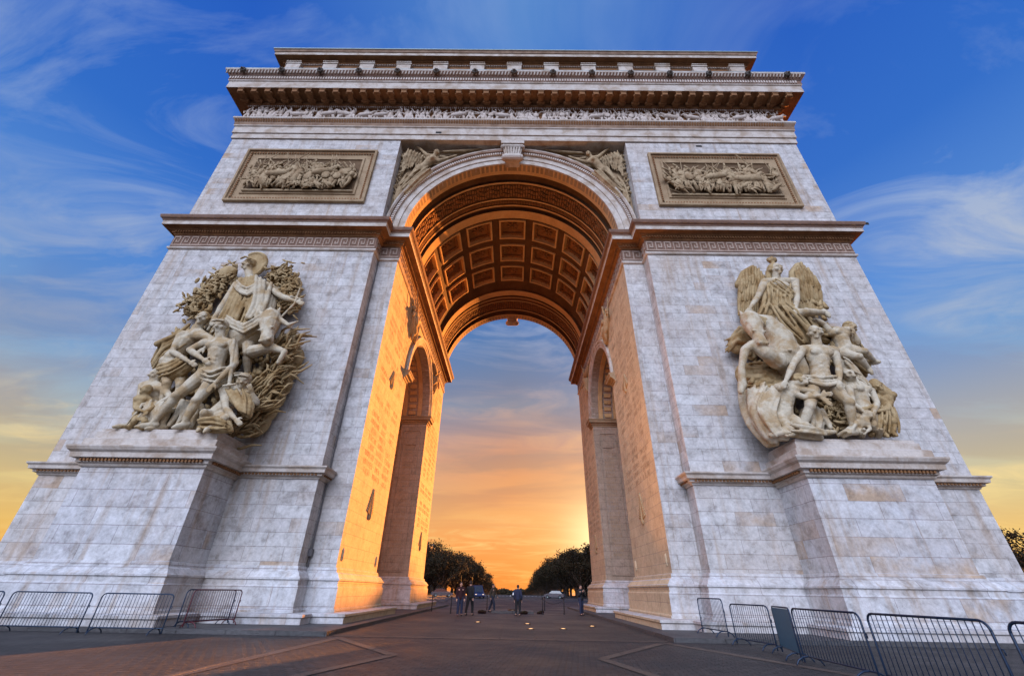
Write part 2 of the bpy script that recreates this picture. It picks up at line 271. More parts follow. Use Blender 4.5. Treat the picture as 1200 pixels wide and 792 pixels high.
# ------------------------------------------------------------------ mesh builder
class MB:
    def __init__(s): s.v = []; s.f = []
    def add(s, vs, fs):
        o = len(s.v); s.v += [tuple(p) for p in vs]; s.f += [tuple(i+o for i in f) for f in fs]; return s
    def box(s, x0, x1, y0, y1, z0, z1):
        return s.add([(x0,y0,z0),(x1,y0,z0),(x1,y1,z0),(x0,y1,z0),(x0,y0,z1),(x1,y0,z1),(x1,y1,z1),(x0,y1,z1)],
                     [(0,3,2,1),(4,5,6,7),(0,1,5,4),(1,2,6,5),(2,3,7,6),(3,0,4,7)])
    def obox(s, c, ax, ay, az):
        c, ax, ay, az = map(Vector, (c, ax, ay, az)); vs = []
        for k in (-1, 1):
            for (i, j) in ((-1,-1),(1,-1),(1,1),(-1,1)): vs.append(c+ax*i+ay*j+az*k)
        return s.add(vs, [(0,3,2,1),(4,5,6,7),(0,1,5,4),(1,2,6,5),(2,3,7,6),(3,0,4,7)])
    def prism(s, poly, h0, h1, mapf=lambda u, v, h: (u, v, h), caps=True):
        n = len(poly); vs = [mapf(u, v, h0) for u, v in poly] + [mapf(u, v, h1) for u, v in poly]
        fs = [(i, (i+1) % n, n+(i+1) % n, n+i) for i in range(n)]
        if caps: fs += [tuple(range(n-1, -1, -1)), tuple(range(n, 2*n))]
        return s.add(vs, fs)
    def sweep(s, path, prof, mapf=lambda u, v, h: (u, v, h), closed=True):
        "prof: (offset to the right of travel, h)"
        n = len(path); k = len(prof); vs = []
        for i in range(n):
            p = Vector(path[i])
            a = Vector(path[i-1]) if (closed or i > 0) else None
            b = Vector(path[(i+1) % n]) if (closed or i < n-1) else None
            d1 = (p-a).normalized() if a is not None else (b-p).normalized()
            d2 = (b-p).normalized() if b is not None else d1
            n1 = Vector((d1.y, -d1.x)); n2 = Vector((d2.y, -d2.x))
            mt = (n1+n2); mt = mt/max(0.2, mt.dot(n1)) if mt.length > 1e-6 else n1
            for off, h in prof:
                q = p+mt*off; vs.append(mapf(q.x, q.y, h))
        fs = []
        for i in range(n if closed else n-1):
            j = (i+1) % n
            for a in range(k-1): fs.append((i*k+a, j*k+a, j*k+a+1, i*k+a+1))
        if not closed:
            fs.append(tuple(range(k))); fs.append(tuple(range((n-1)*k+k-1, (n-1)*k-1, -1)))
        return s.add(vs, fs)
    def revolve(s, prof, a0, a1, n, mapf, closed_prof=False):
        "prof (r, h); mapf(u, v, h) with u=r*sin(a), v=r*cos(a)"
        k = len(prof); vs = []
        for i in range(n+1):
            a = a0+(a1-a0)*i/n
            for r, h in prof: vs.append(mapf(r*math.sin(a), r*math.cos(a), h))
        fs = []
        for i in range(n):
            for a in range(k if closed_prof else k-1):
                b = (a+1) % k; fs.append((i*k+a, (i+1)*k+a, (i+1)*k+b, i*k+b))
        if closed_prof:
            fs.append(tuple(range(k))); fs.append(tuple(range(n*k+k-1, n*k-1, -1)))
        return s.add(vs, fs)
    def capsule(s, p0, r0, p1, r1, seg=10, cap=2):
        p0, p1 = Vector(p0), Vector(p1); d = p1-p0
        L = d.length
        z = d.normalized() if L > 1e-6 else Vector((0,0,1))
        x = z.orthogonal().normalized(); y = z.cross(x)
        rings = [(p0-z*r0*math.cos(t*PI/2/cap+0)*1.0, r0*math.sin(t*PI/2/cap)) for t in range(1, cap+1)]
        rings = [(p0-z*r0*math.cos(t*PI/2/cap), r0*math.sin(t*PI/2/cap)) for t in range(1, cap+1)]
        rings += [(p1+z*r1*math.sin(t*PI/2/cap), r1*math.cos(t*PI/2/cap)) for t in range(0, cap)]
        vs = [p0-z*r0]
        for c, r in rings:
            for i in range(seg):
                a = 2*PI*i/seg; vs.append(c+x*(r*math.cos(a))+y*(r*math.sin(a)))
        vs.append(p1+z*r1)
        fs = [(0, 1+(i+1) % seg, 1+i) for i in range(seg)]
        for k in range(len(rings)-1):
            for i in range(seg):
                a = 1+k*seg+i; b = 1+k*seg+(i+1) % seg; fs.append((a, b, b+seg, a+seg))
        o = 1+(len(rings)-1)*seg; e = len(vs)-1
        fs += [(o+i, o+(i+1) % seg, e) for i in range(seg)]
        return s.add(vs, fs)
    def chain(s, pts, rs, seg=10):
        for i in range(len(pts)-1):
            s.capsule(pts[i], rs[i] if hasattr(rs, '__len__') else rs, pts[i+1], rs[i+1] if hasattr(rs, '__len__') else rs, seg)
        return s
    def ell(s, c, rx, ry, rz, rot=None, seg=12, rings=8):
        c = Vector(c); rot = rot or Matrix.Identity(3); vs = [c+rot@Vector((0,0,-rz))]
        for k in range(1, rings):
            t = -PI/2+PI*k/rings
            for i in range(seg):
                a = 2*PI*i/seg; vs.append(c+rot@Vector((rx*math.cos(t)*math.cos(a), ry*math.cos(t)*math.sin(a), rz*math.sin(t))))
        vs.append(c+rot@Vector((0,0,rz))); fs = [(0, 1+(i+1) % seg, 1+i) for i in range(seg)]
        for k in range(rings-2):
            for i in range(seg):
                a = 1+k*seg+i; b = 1+k*seg+(i+1) % seg; fs.append((a, b, b+seg, a+seg))
        o = 1+(rings-2)*seg; e = len(vs)-1; fs += [(o+i, o+(i+1) % seg, e) for i in range(seg)]
        return s.add(vs, fs)
    def mesh(s, name, mat, smooth=False):
        me = bpy.data.meshes.new(name); me.from_pydata(s.v, [], s.f); me.update()
        bm = bmesh.new(); bm.from_mesh(me); bmesh.ops.recalc_face_normals(bm, faces=bm.faces)
        uv = bm.loops.layers.uv.new('UVMap')
        for f in bm.faces:
            n = f.normal; ax, ay, az = abs(n.x), abs(n.y), abs(n.z); f.smooth = smooth
            for l in f.loops:
                c = l.vert.co
                l[uv].uv = (c.y+0.37, c.z) if (ax >= ay and ax >= az) else ((c.x, c.z) if ay >= az else (c.x, c.y))
        bm.to_mesh(me); bm.free(); me.materials.append(mat); return me
    def build(s, name, mat, parent=None, smooth=False):
        return link(name, s.mesh(name, mat, smooth), parent)
    def remesh(s, name, mat, parent=None, voxel=0.05, it=2, fac=0.5):
        me = bpy.data.meshes.new('tmp'); me.from_pydata(s.v, [], s.f)
        bm = bmesh.new(); bm.from_mesh(me); bmesh.ops.recalc_face_normals(bm, faces=bm.faces); bm.to_mesh(me); bm.free()
        ob = bpy.data.objects.new('tmp', me); COL.objects.link(ob)
        r = ob.modifiers.new('r', 'REMESH'); r.mode = 'VOXEL'; r.voxel_size = voxel; r.use_smooth_shade = True
        if it:
            sm = ob.modifiers.new('s', 'SMOOTH'); sm.factor = fac; sm.iterations = it
        dg = bpy.context.evaluated_depsgraph_get(); dg.update()
        out = bpy.data.meshes.new_from_object(ob.evaluated_get(dg))
        bpy.data.objects.remove(ob); bpy.data.meshes.remove(me)
        out.name = name; out.materials.clear(); out.materials.append(mat)
        for p in out.polygons: p.use_smooth = True
        return link(name, out, parent)
def link(name, me, parent=None):
    o = bpy.data.objects.new(name, me); COL.objects.link(o)
    if parent is not None:
        o.parent = parent
        o.matrix_parent_inverse = Matrix.Translation(parent_world(parent)).inverted() if parent.type == 'EMPTY' and False else Matrix.Identity(4)
    return o
def parent_world(p): return p.location
def thing(name, label, cat, loc=(0,0,0), rz=0, group=None):
    o = bpy.data.objects.new(name, None); COL.objects.link(o); o.location = loc; o.rotation_euler = (0,0,rz); o.empty_display_size = 0.3
    o['label'] = label; o['category'] = cat
    if group: o['group'] = group
    return o
def tag(o, label, cat, group=None):
    o['label'] = label; o['category'] = cat
    if group: o['group'] = group
    return o
def struct(o): o['kind'] = 'structure'; return o
def copy_tree(o, parent=None):
    c = o.copy(); COL.objects.link(c)
    if parent is not None: c.parent = parent
    for ch in list(o.children): copy_tree(ch, c)
    return c
def center_on(root, loc):
    "move root empty to loc while its children (built in world coordinates) stay put"
    loc = Vector(loc)
    for ch in root.children:
        ch.data.transform(Matrix.Translation(-loc)) if not ch.get('_moved') else None
        for g in ch.children: g.data.transform(Matrix.Translation(-loc))
    root.location = loc
def rot_to(v, up=Vector((0,0,1))):
    "matrix whose local y points along v"
    y = Vector(v).normalized(); x = y.cross(up).normalized() if abs(y.dot(up)) < .99 else Vector((1,0,0)); z = x.cross(y)
    return Matrix((x, y, z)).transposed()
# ------------------------------------------------------------------ ground
def grid_sheet(xs, ys, zf):
    b = MB(); vs = [(x, y, zf(x, y)) for y in ys for x in xs]; n = len(xs)
    b.add(vs, [(j*n+i, j*n+i+1, (j+1)*n+i+1, (j+1)*n+i) for j in range(len(ys)-1) for i in range(n-1)]); return b
def zg(x, y): return 0.0 if y < 150 else -(min(y, 800)-150)*0.011
xs = [-2500,-800,-300,-120,-60,-30,-15,0,15,30,60,120,300,800,2500]; ys = [-600,-150,-60,-30,0,30,60,100,150,220,300,400,600,800,1500,4000]
struct(grid_sheet(xs, ys, lambda x, y: zg(x, y)-0.012).build('ground', M['asphalt']))
# paved platform round the monument
pl = MB(); pl.prism([(math.cos(a)*62, 10.6+math.sin(a)*62) for a in [2*PI*i/72 for i in range(72)]], -0.10, 0.0); struct(pl.build('cobbled_plaza', M['setts']))
sl_ = MB(); sl_.prism([(-5.6,-4.1),(5.6,-4.1),(5.95,24),(-5.95,24)], -0.05, 0.004); struct(sl_.build('slab_paving', M['slabs']))
def strip(pts, wd, z=0.009):
    b = MB()
    for (x0,y0),(x1,y1) in zip(pts[:-1], pts[1:]):
        d = Vector((x1-x0, y1-y0)).normalized(); n = Vector((-d.y, d.x))*wd/2
        b.add([(x0-n.x,y0-n.y,z),(x1-n.x,y1-n.y,z),(x1+n.x,y1+n.y,z),(x0+n.x,y0+n.y,z)], [(0,1,2,3)])
    return b
for pts, wd, zz in (([(-5.0,-4.6),(-5.9,-20)], .32, .008), ([(5.2,-4.7),(8.2,-13),(10,-20)], .30, .008), ([(-5.4,-4.3),(5.4,-4.3)], .30, .0085), ([(-5.6,-0.8),(5.6,-0.8)], .22, .009),
                ([(-5.0,-4.9),(-2.4,-8.6),(-4.2,-14)], .26, .0115), ([(5.0,-4.9),(2.5,-8.6),(3.9,-14)], .26, .0115)):
    struct(strip(pts, wd, zz).build('paving_band', M['bandstone']))
# ring road and avenue
ring = MB(); ring.revolve([(64, 0), (104, 0)], 0, 2*PI, 96, lambda u, v, h: (u, 10.6+v, -0.004)); struct(ring.build('ring_road', M['asphalt']))
kb = MB(); kb.revolve([(61.6, 0.0), (61.6, 0.10), (62.1, 0.10), (62.1, -0.05)], 0, 2*PI, 96, lambda u, v, h: (u, 10.6+v, h)); struct(kb.build('kerb', M['stepstone']))
ays = [112,150,220,300,400,600,800]
struct(grid_sheet([-14, 0, 14], ays, lambda x, y: zg(x, y)+0.004).build('avenue', M['asphalt']))
for sx in (-1, 1):
    pv = MB()
    for a, b in zip(ays[:-1], ays[1:]):
        x0, x1 = sorted((sx*14.2, sx*30)); pv.add([(x0,a,zg(0,a)+.12),(x1,a,zg(0,a)+.12),(x1,b,zg(0,b)+.12),(x0,b,zg(0,b)+.12),(x0,a,zg(0,a)-.1),(x1,a,zg(0,a)-.1),(x1,b,zg(0,b)-.1),(x0,b,zg(0,b)-.1)], [(0,1,2,3),(0,4,5,1),(1,5,6,2),(3,7,4,0)])
    struct(pv.build('avenue_pavement', M['slabs']))
mk = MB()
for y in range(116, 320, 9): mk.box(-.08, .08, y, y+4, zg(0,y)+.0065-.05, zg(0,y)+.0105)
for x in range(-13, 14, 1): mk.box(x-.22, x+.22, 112.5, 116, -.045, .0095)
struct(mk.build('road_markings', M['white']))
# low granite step in front of and around each leg
FOOT = 0
for sx in (-1, 1):
    poly = [(5.55,-4.45),(23.6,-4.45),(23.6,25.6),(5.55,25.6)]
    b = MB(); b.prism([(sx*x, y) for x, y in poly], -0.05, 0.13); struct(b.build('granite_step', M['stepstone']))

# ------------------------------------------------------------------ the arch
HW, PI_X, YP, D, ZC, R0 = 21.6, 8.6, -0.9, 21.2, 22.0, 7.31
arch = thing('triumphal_arch', 'monumental pale stone triumphal arch with coffered vault, filling the picture', 'triumphal arch')
def setmat(o, mats, fn):
    me = o.data; me.materials.clear()
    for m_ in mats: me.materials.append(m_)
    for p in me.polygons: p.material_index = fn(p)
def mir(sx, poly):
    q = [(sx*x, y) for x, y in poly]
    return q if sx > 0 else q[::-1]
for sx in (-1, 1):
    b = MB()
    fp = [(R0,0),(PI_X,0),(PI_X,YP),(HW,YP),(HW,6.4),(R0,6.4)]
    rp = [(R0,14.85),(9.5,14.85),(9.5,15.5),(HW,15.5),(HW,D-YP),(PI_X,D-YP),(PI_X,D),(R0,D)]
    b.prism(mir(sx, fp), 0.05, ZC); b.prism(mir(sx, rp), 0.05, ZC)
    # wall above the side passage, with its round intrados
    zc2, r2, yc = 14.5, 4.22, 10.625
    arc = [(yc+r2*math.cos(a), zc2+r2*math.sin(a)) for a in [PI*i/28 for i in range(29)]]
    poly = [(14.85, ZC), (6.4, ZC), (6.4, zc2)] + arc[::-1][1:-1] + [(14.85, zc2)]
    b.prism(poly, sx*(R0), sx*(HW), lambda u, v, h: (h, u, v))
    b.box(*sorted((sx*9.5, sx*HW)), 14.85, 15.5, zc2, ZC-.01)
    leg = b.build('leg', M['facade'], arch)
    def fm(p, sx=sx):
        c, n = p.center, p.normal
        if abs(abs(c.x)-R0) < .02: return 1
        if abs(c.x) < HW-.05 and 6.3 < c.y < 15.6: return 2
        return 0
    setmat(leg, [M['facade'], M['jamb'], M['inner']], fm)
    # pedestal blocks (front and rear)
    for back in (0, 1):
        fy = (lambda y: D-y) if back else (lambda y: y)
        foot = [(R0,0),(PI_X,0),(PI_X,YP),(12.45,YP),(12.45,-3.1),(17.6,-3.1),(17.6,YP),(HW,YP),(HW,6.4),(R0,6.4)]
        foot = [(x, fy(y)) for x, y in foot]
        if back: foot = [(R0,14.85)] + [p for p in foot[:-2][::-1]] ; foot = foot[:1]+[(HW,14.85)]+foot[1:] 
        path = mir(sx, foot)
        prof = [(0,2.10),(.07,2.08),(.10,1.98),(.10,1.93),(.14,1.90),(.22,1.86),(.36,1.68),(.40,1.66),(.40,1.60),(.34,1.57),(.34,1.40),(.38,1.37),(.40,1.34),(.40,.60),(.46,.55),(.46,.47),(1.12,.46),(1.16,.44),(1.16,.36),(1.10,.32),(1.10,.12)]
        bb = MB(); bb.sweep(path, prof)
        base = bb.build('base_moulding', M['base'], arch)
        setmat(base, [M['base'], M['jamb']], lambda p: 1 if abs(p.center.x) < R0+.01 and abs(p.normal.x) > .5 and abs(p.center.z) > .1 else 0)
        # carved leaf tongues on the sloping base moulding
        if not back:
            tg = MB(); q = [Vector(p) for p in path]
            segs = list(zip(q, q[1:]+q[:1]))
            for a, c in segs:
                if (a.y > 6 and c.y > 6) or (abs(a.x) > 21 and abs(c.x) > 21): continue
                d = c-a; L = d.length; d.normalize(); nn = Vector((d.y, -d.x)); k = max(1, int(L/.16))
                for i in range(k):
                    t = a+d*(L*(i+.5)/k)+nn*.27; tg.obox((t.x, t.y, 1.775), (d.x*.045, d.y*.045, 0), (nn.x*.03, nn.y*.03, -.02), (nn.x*.06, nn.y*.06, -.075))
            tg.build('leaf_moulding', M['brown'], arch)
        if True:
            pb = MB(); y0, y1 = sorted((fy(-3.1), fy(YP+.05))); x0, x1 = sorted((sx*12.45, sx*17.6)); pb.box(x0, x1, y0, y1, 2.0, 5.6)
            ped = pb.build('pedestal', M['base'], arch)
            pp = [(12.45,YP+.02),(12.45,-3.1),(17.6,-3.1),(17.6,YP+.02)]; pp = [(x, fy(y)) for x, y in pp]
            if back: pp = pp[::-1]
            pp = mir(sx, pp)
            cb = MB(); cb.sweep(pp, [(-.3,5.5),(.06,5.5),(.10,5.55),(.10,5.62),(.2,5.66),(.2,5.78),(.38,5.82),(.40,6.02),(.50,6.10),(.56,6.22),(.56,6.28),(.30,6.34),(.26,6.36),(.26,6.62),(.20,6.66),(.10,6.70),(.06,6.72),(.06,6.98),(0,7.02),(-.06,7.03),(-.06,7.14),(-.3,7.14)], closed=False)
            cp = cb.build('pedestal_cornice', M['trim'], ped)
            tp = MB(); tp.box(x0+.02, x1-.02, y0+.02, y1-.02, 6.5, 7.139); tp.build('pedestal_top', M['trim'], ped)
            if not back:
                dn = MB(); q = [Vector(p) for p in pp]
                for a, c in zip(q[:-1], q[1:]):
                    d = c-a; L = d.length; d.normalize(); nn = Vector((d.y, -d.x)); k = int(L/.15)
                    for i in range(k):
                        t = a+d*(L*(i+.5)/k)+nn*.25; dn.obox((t.x, t.y, 5.735), (d.x*.042, d.y*.042, 0), (nn.x*.06, nn.y*.06, 0), (0,0,.05))
                dn.build('dentils', M['soffit'], ped)
        # string course on the pylon
        for seg in ([(PI_X,0.0),(PI_X,YP),(12.46,YP)], [(17.59,YP),(HW,YP),(HW,6.4)]):
            pp = [(x, fy(y)) for x, y in seg]
            if back: pp = pp[::-1]
            pp = mir(sx, pp)
            sb = MB(); sb.sweep(pp, [(-.1,5.60),(.05,5.60),(.08,5.68),(.2,5.72),(.2,5.80),(.34,5.84),(.36,5.98),(.44,6.06),(.44,6.12),(-.1,6.2)], closed=False)
            st_ = sb.build('string_course', M['trim'], arch)
            if not back:
                dn = MB(); q = [Vector(p) for p in pp]
                for a, c in zip(q[:-1], q[1:]):
                    d = c-a; L = d.length; d.normalize(); nn = Vector((d.y, -d.x)); k = int(L/.16)
                    for i in range(k):
                        t = a+d*(L*(i+.5)/k)+nn*.20; dn.obox((t.x, t.y, 5.78), (d.x*.045, d.y*.045, 0), (nn.x*.055, nn.y*.055, 0), (0,0,.045))
                dn.build('dentils', M['soffit'], st_)
    # impost cornice round the whole leg
    lp = mir(sx, [(R0,0),(PI_X,0),(PI_X,YP),(HW,YP),(HW,D-YP),(PI_X,D-YP),(PI_X,D),(R0,D)])
    ib = MB(); ib.sweep(lp, [(0,19.50),(.07,19.52),(.12,19.58),(.12,19.68),(.05,19.72),(.05,20.66),(.10,20.68),(.16,20.76),(.22,20.78),(.22,20.90),(.30,20.94),(.36,21.04),(.68,21.06),(.68,21.34),(.72,21.36),(.74,21.44),(.84,21.52),(.88,21.66),(.88,21.74),(0,21.86)])
    imp = ib.build('impost_cornice', M['trim'], arch)
    setmat(imp, [M['trim'], M['band'], M['soffit']], lambda p: 2 if (20.67 < p.center.z < 21.07) else (1 if 19.7 < p.center.z < 20.67 or 21.38 < p.center.z < 21.72 else 0))
    # meander and small ornaments
    mb, dn, eg = MB(), MB(), MB(); q = [Vector(p) for p in lp]
    for a, c in zip(q, q[1:]+q[:1]):
        if a.y > 15 and c.y > 15: continue
        if abs(a.x) > 21 and abs(c.x) > 21: continue
        d = c-a; L = d.length; d.normalize(); nn = Vector((d.y, -d.x)); k = max(1, round(L/.56)); un = L/k; s_ = un/7
        z0 = 19.80; hh = .78/6
        def bar(u0, u1, v0, v1):
            c0 = a+d*((u0+u1)/2)+nn*.065; mb.obox((c0.x, c0.y, z0+(v0+v1)/2*hh), (d.x*abs(u1-u0)/2, d.y*abs(u1-u0)/2, 0), (nn.x*.02, nn.y*.02, 0), (0,0,abs(v1-v0)/2*hh))
        for i in range(k):
            o = i*un
            bar(o, o+un, -.0, .8); bar(o+.4*s_, o+1.2*s_, .8, 6); bar(o+1.2*s_, o+5.6*s_, 5.2, 6); bar(o+4.8*s_, o+5.6*s_, 2, 5.2); bar(o+2.6*s_, o+4.8*s_, 2, 2.8); bar(o+2.6*s_, o+3.4*s_, 2.8, 4)
        k2 = int(L/.17)
        for i in range(k2):
            t = a+d*(L*(i+.5)/k2)+nn*.24; dn.obox((t.x, t.y, 20.85), (d.x*.045, d.y*.045, 0), (nn.x*.06, nn.y*.06, 0), (0,0,.055))
        k3 = int((L+.6)/.42)
        for i in range(k3):
            t = a+d*(-.3+(L+.6)*(i+.5)/k3)+nn*.80; eg.obox((t.x, t.y, 21.56), (d.x*.12, d.y*.12, 0), (nn.x*.035, nn.y*.035, -.01), (nn.x*.02, nn.y*.02, .07))
    mb.build('meander', M['fret'], imp); dn.build('dentils', M['soffit'], imp); eg.build('leaf_moulding', M['soffit'], imp)
    # upper pylon
    ub = MB(); ub.box(*sorted((sx*PI_X, sx*HW)), YP, D-YP, 21.8, 30.95); ub.build('upper_pylon', M['facade'], arch)
# wall over the big arch
arcp = [(R0*math.sin(a), ZC+R0*math.cos(a)) for a in [PI/2-PI*i/64 for i in range(65)]]
poly = [(PI_X+.0, ZC)] + [(PI_X+.0, 30.9), (-PI_X-.0, 30.9), (-PI_X-.0, ZC)] + arcp[::-1]
b = MB(); b.prism(poly, 0, 0.55, lambda u, v, h: (u, h, v)); b.prism(poly, D-.55, D, lambda u, v, h: (u, h, v)); b.box(-PI_X, PI_X, .55, D-.55, 30.4, 30.89)
aw = b.build('spandrel_wall', M['tan'], arch)
# entablature
rect = [(-HW,YP),(HW,YP),(HW,D-YP),(-HW,D-YP)]
eb = MB(); eb.sweep(rect, [(0,30.86),(.10,30.86),(.10,31.40),(.18,31.42),(.18,32.14),(.26,32.20),(.26,32.28)])
ar = eb.build('architrave', M['trim'], arch)
eb = MB(); eb.prism(rect, 30.87, 33.2); eb.build('core', M['trim'], ar)
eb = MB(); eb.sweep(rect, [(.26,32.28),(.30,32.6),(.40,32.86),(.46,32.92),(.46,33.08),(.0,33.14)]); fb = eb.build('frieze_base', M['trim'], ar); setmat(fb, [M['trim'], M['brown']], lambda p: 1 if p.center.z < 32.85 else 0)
dn = MB()
for i in range(int(43/.2)):
    x = -21.8+i*.2; dn.obox((x, YP-.36, 32.72), (.06,0,0), (0,.04,-.02), (0,-.06,.11))
dn.build('leaf_moulding', M['soffit'], fb)
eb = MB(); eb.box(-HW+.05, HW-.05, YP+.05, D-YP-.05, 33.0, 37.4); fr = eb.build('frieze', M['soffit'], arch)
eb = MB(); eb.sweep(rect, [(-.05,34.86),(.10,34.88),(.14,34.98),(.22,35.0),(.30,35.04),(.30,35.14),(.30,35.46),(1.40,35.48),(1.40,36.28),(1.46,36.32),(1.50,36.42),(1.50,36.86),(1.58,36.90),(1.70,37.1),(1.84,37.30),(1.86,37.46),(1.86,37.52),(-.3,37.75)])
co = eb.build('cornice', M['trim'], arch)
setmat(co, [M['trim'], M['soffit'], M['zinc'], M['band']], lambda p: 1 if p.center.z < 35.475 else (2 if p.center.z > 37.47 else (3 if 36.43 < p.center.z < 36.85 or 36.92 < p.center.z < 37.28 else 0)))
dn = MB()
for i in range(int(45.9/.21)): 
    x = -22.95+i*.21; dn.obox((x, YP-1.53, 36.64), (.055,0,0), (0,.04,0), (0,0,.15))
for i in range(int(43/.17)): 
    x = -21.65+i*.17; dn.obox((x, YP-.17, 34.95), (.045,0,0), (0,.05,0), (0,0,.05))
dn.build('dentils', M['frieze'], co)
dn = MB()
for i in range(int(46.6/.26)):
    x = -23.3+i*.26; dn.obox((x, YP-1.76, 37.16), (.05,0,0), (0,.03,-.01), (.04,-.05,.15))
dn.build('leaf_moulding', M['trim'], co)
md = MB()
md.box(-.21, .21, -1.02, 0, .06, .36); md.box(-.25, .25, -1.06, 0, .36, .44)
md.capsule((-.21,-.86,.12), .10, (.21,-.86,.12), .10, 10); md.capsule((-.21,-.25,.1), .13, (.21,-.25,.1), .13, 10)
mdm = md.mesh('modillion', M['soffit'])
for i in range(41):
    o = link('modillion', mdm, co); o.location = (-21.8+i*1.09, YP-.31, 35.02)
def lion():
    b = MB(); b.ell((0,-.02,0), .20, .20, .22); b.ell((0,-.18,-.06), .11, .13, .10); b.ell((0,.05,.02), .30, .14, .31)
    for k in range(12):
        a = 2*PI*k/12; b.ell((.25*math.cos(a), -.02, .25*math.sin(a)), .08, .08, .08)
    b.ell((-.12,-.14,.14), .05,.05,.05); b.ell((.12,-.14,.14), .05,.05,.05); b.box(-.14,.14,0,.3,-.15,.15)
    b.v = [(x*.8,y*.8,z*.8) for x,y,z in b.v]; return b.mesh('lion_head', M['lion'], True)
lme = lion()
for i in range(15):
    o = link('lion_head', lme, co); o.location = (-22.9+.95+i*(43.9/14), YP-1.88, 37.2)
# attic
ab = MB(); arect = [(-20.6,-1.0),(20.6,-1.0),(20.6,22.2),(-20.6,22.2)]
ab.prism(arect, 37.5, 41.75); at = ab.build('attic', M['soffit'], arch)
ab = MB(); ab.sweep(arect, [(0,41.5),(.12,41.52),(.16,41.66),(.30,41.70),(.30,41.80),(.72,41.83),(.74,42.16),(.80,42.2),(.84,42.4),(.92,42.48),(.92,42.6),(-.3,42.7)])
ac = ab.build('attic_cornice', M['trim'], at)
setmat(ac, [M['trim'], M['soffit'], M['zinc'], M['brown']], lambda p: 2 if p.center.z > 42.5 else (1 if p.center.z < 41.84 else (3 if p.center.z > 42.18 else 0)))
ab = MB(); ab.box(-20.4, 20.4, -.8, 22.0, 42.5, 42.75); ab.build('attic_roof', M['zinc'], at)
for i in range(13):
    x = -19.6+i*(39.2/12); ab = MB(); ab.box(x-.62, x+.62, -1.28, -.99, 37.6, 41.34); ab.box(x-.68, x+.68, -1.34, -.99, 41.2, 41.36); 
    for k in range(9): ab.box(x-.66+k*.15, x-.56+k*.15, -1.4, -1.0, 41.38, 41.5)
    ab.build('attic_pilaster', M['trim'], at)
dn = MB()
for i in range(270): dn.box(-20.5+i*.152, -20.42+i*.152, -1.12, -1.0, 41.36, 41.47)
dn.build('dentils', M['frieze'], at)

# ---- small relief figures shared by frieze, panels and spandrels
def mini(b, x, z, h, y0, r, lean=0.0, dep=0.10, seg=6):
    "small relief figure standing at (x, z), h tall, its back on plane y0"
    s = h/1.8
    def q(u, v, w_=0): 
        u2 = u*math.cos(lean)+v*math.sin(lean); v2 = v*math.cos(lean)-u*math.sin(lean)
        return (x+u2*s, y0-dep-w_*s, z+v2*s)
    st = r.uniform(-.35, .35); 
    b.ell(q(r.uniform(-.04,.04), 1.66), .13*s, .13*s, .15*s, seg=seg, rings=5)
    b.capsule(q(0,1.4), .19*s, q(0,.95), .17*s, seg, 1)
    b.capsule(q(-.08,.9), .13*s, q(-.18+st*.5,.48,.1), .10*s, seg, 1); b.capsule(q(-.18+st*.5,.48,.1), .09*s, q(-.22+st,.03), .06*s, seg, 1)
    b.capsule(q(.08,.9), .13*s, q(.18+st*.2,.5,.1), .10*s, seg, 1); b.capsule(q(.18+st*.2,.5,.1), .09*s, q(.22-st*.4,.03), .06*s, seg, 1)
    for sg in (-1, 1):
        a = r.uniform(-1.3, 1.9); e = (sg*(.2+.3*math.cos(a)), 1.38+.3*math.sin(a)*.9); a2 = a+r.uniform(-.8, 1.3)
        hnd = (e[0]+sg*.3*math.cos(a2), e[1]+.3*math.sin(a2))
        b.capsule(q(sg*.2,1.4), .08*s, q(*e,.12), .07*s, seg, 1); b.capsule(q(*e,.12), .065*s, q(*hnd,.15), .05*s, seg, 1)
        if r.random() < .3: b.capsule(q(hnd[0]-.5*r.uniform(-1,1), hnd[1]-.7, .16), .025*s, q(hnd[0]+.4*r.uniform(-1,1), hnd[1]+.8, .16), .025*s, 5, 1)
    if r.random() < .45: b.capsule(q(-.1,1.25,-.05), .22*s, q(st,.35,-.05), .30*s, seg, 1)
    if r.random() < .25: b.ell(q(.3*st, .95, .2), .28*s, .08*s, .30*s, seg=8, rings=5)
def mini_horse(b, x, z, h, y0, r, d=1, dep=.15):
    s = h/1.8; q = lambda u, v, w_=0: (x+d*u*s, y0-dep-w_*s, z+v*s); k = r.uniform(-.1,.25)
    b.capsule(q(-.55,1.0), .30*s, q(.45,1.08+k), .30*s, 8, 2); b.capsule(q(.5,1.15+k), .24*s, q(.9,1.65+k), .14*s, 8, 1); b.capsule(q(.88,1.7+k), .14*s, q(1.2,1.45+k), .08*s, 8, 1)
    for u, a in ((-.6,-.15),(-.45,.15),(.4,.3),(.55,-.1)):
        b.capsule(q(u,.9), .13*s, q(u+a,.5), .08*s, 6, 1); b.capsule(q(u+a,.5), .07*s, q(u+a*.3+r.uniform(-.1,.2),.04), .05*s, 6, 1)
    b.chain([q(-.8,1.1), q(-1.0,.9), q(-1.02,.5)], [.08*s,.1*s,.03*s], 6)
fb_ = MB(); fr_r = random.Random(3); x = -21.4
while x < 21.4:
    if fr_r.random() < .13:
        mini_horse(fb_, x+.5, 33.16, fr_r.uniform(1.25,1.45), YP+.05, fr_r, fr_r.choice((-1,1))); mini(fb_, x+.5, 33.7, 1.1, YP+.02, fr_r); x += 1.25
    else:
        mini(fb_, x, 33.16, fr_r.uniform(1.45,1.68), YP+.03, fr_r, fr_r.uniform(-.18,.18)); x += fr_r.uniform(.34,.52)
fb_.build('frieze_relief', M['frieze'], fr, True)
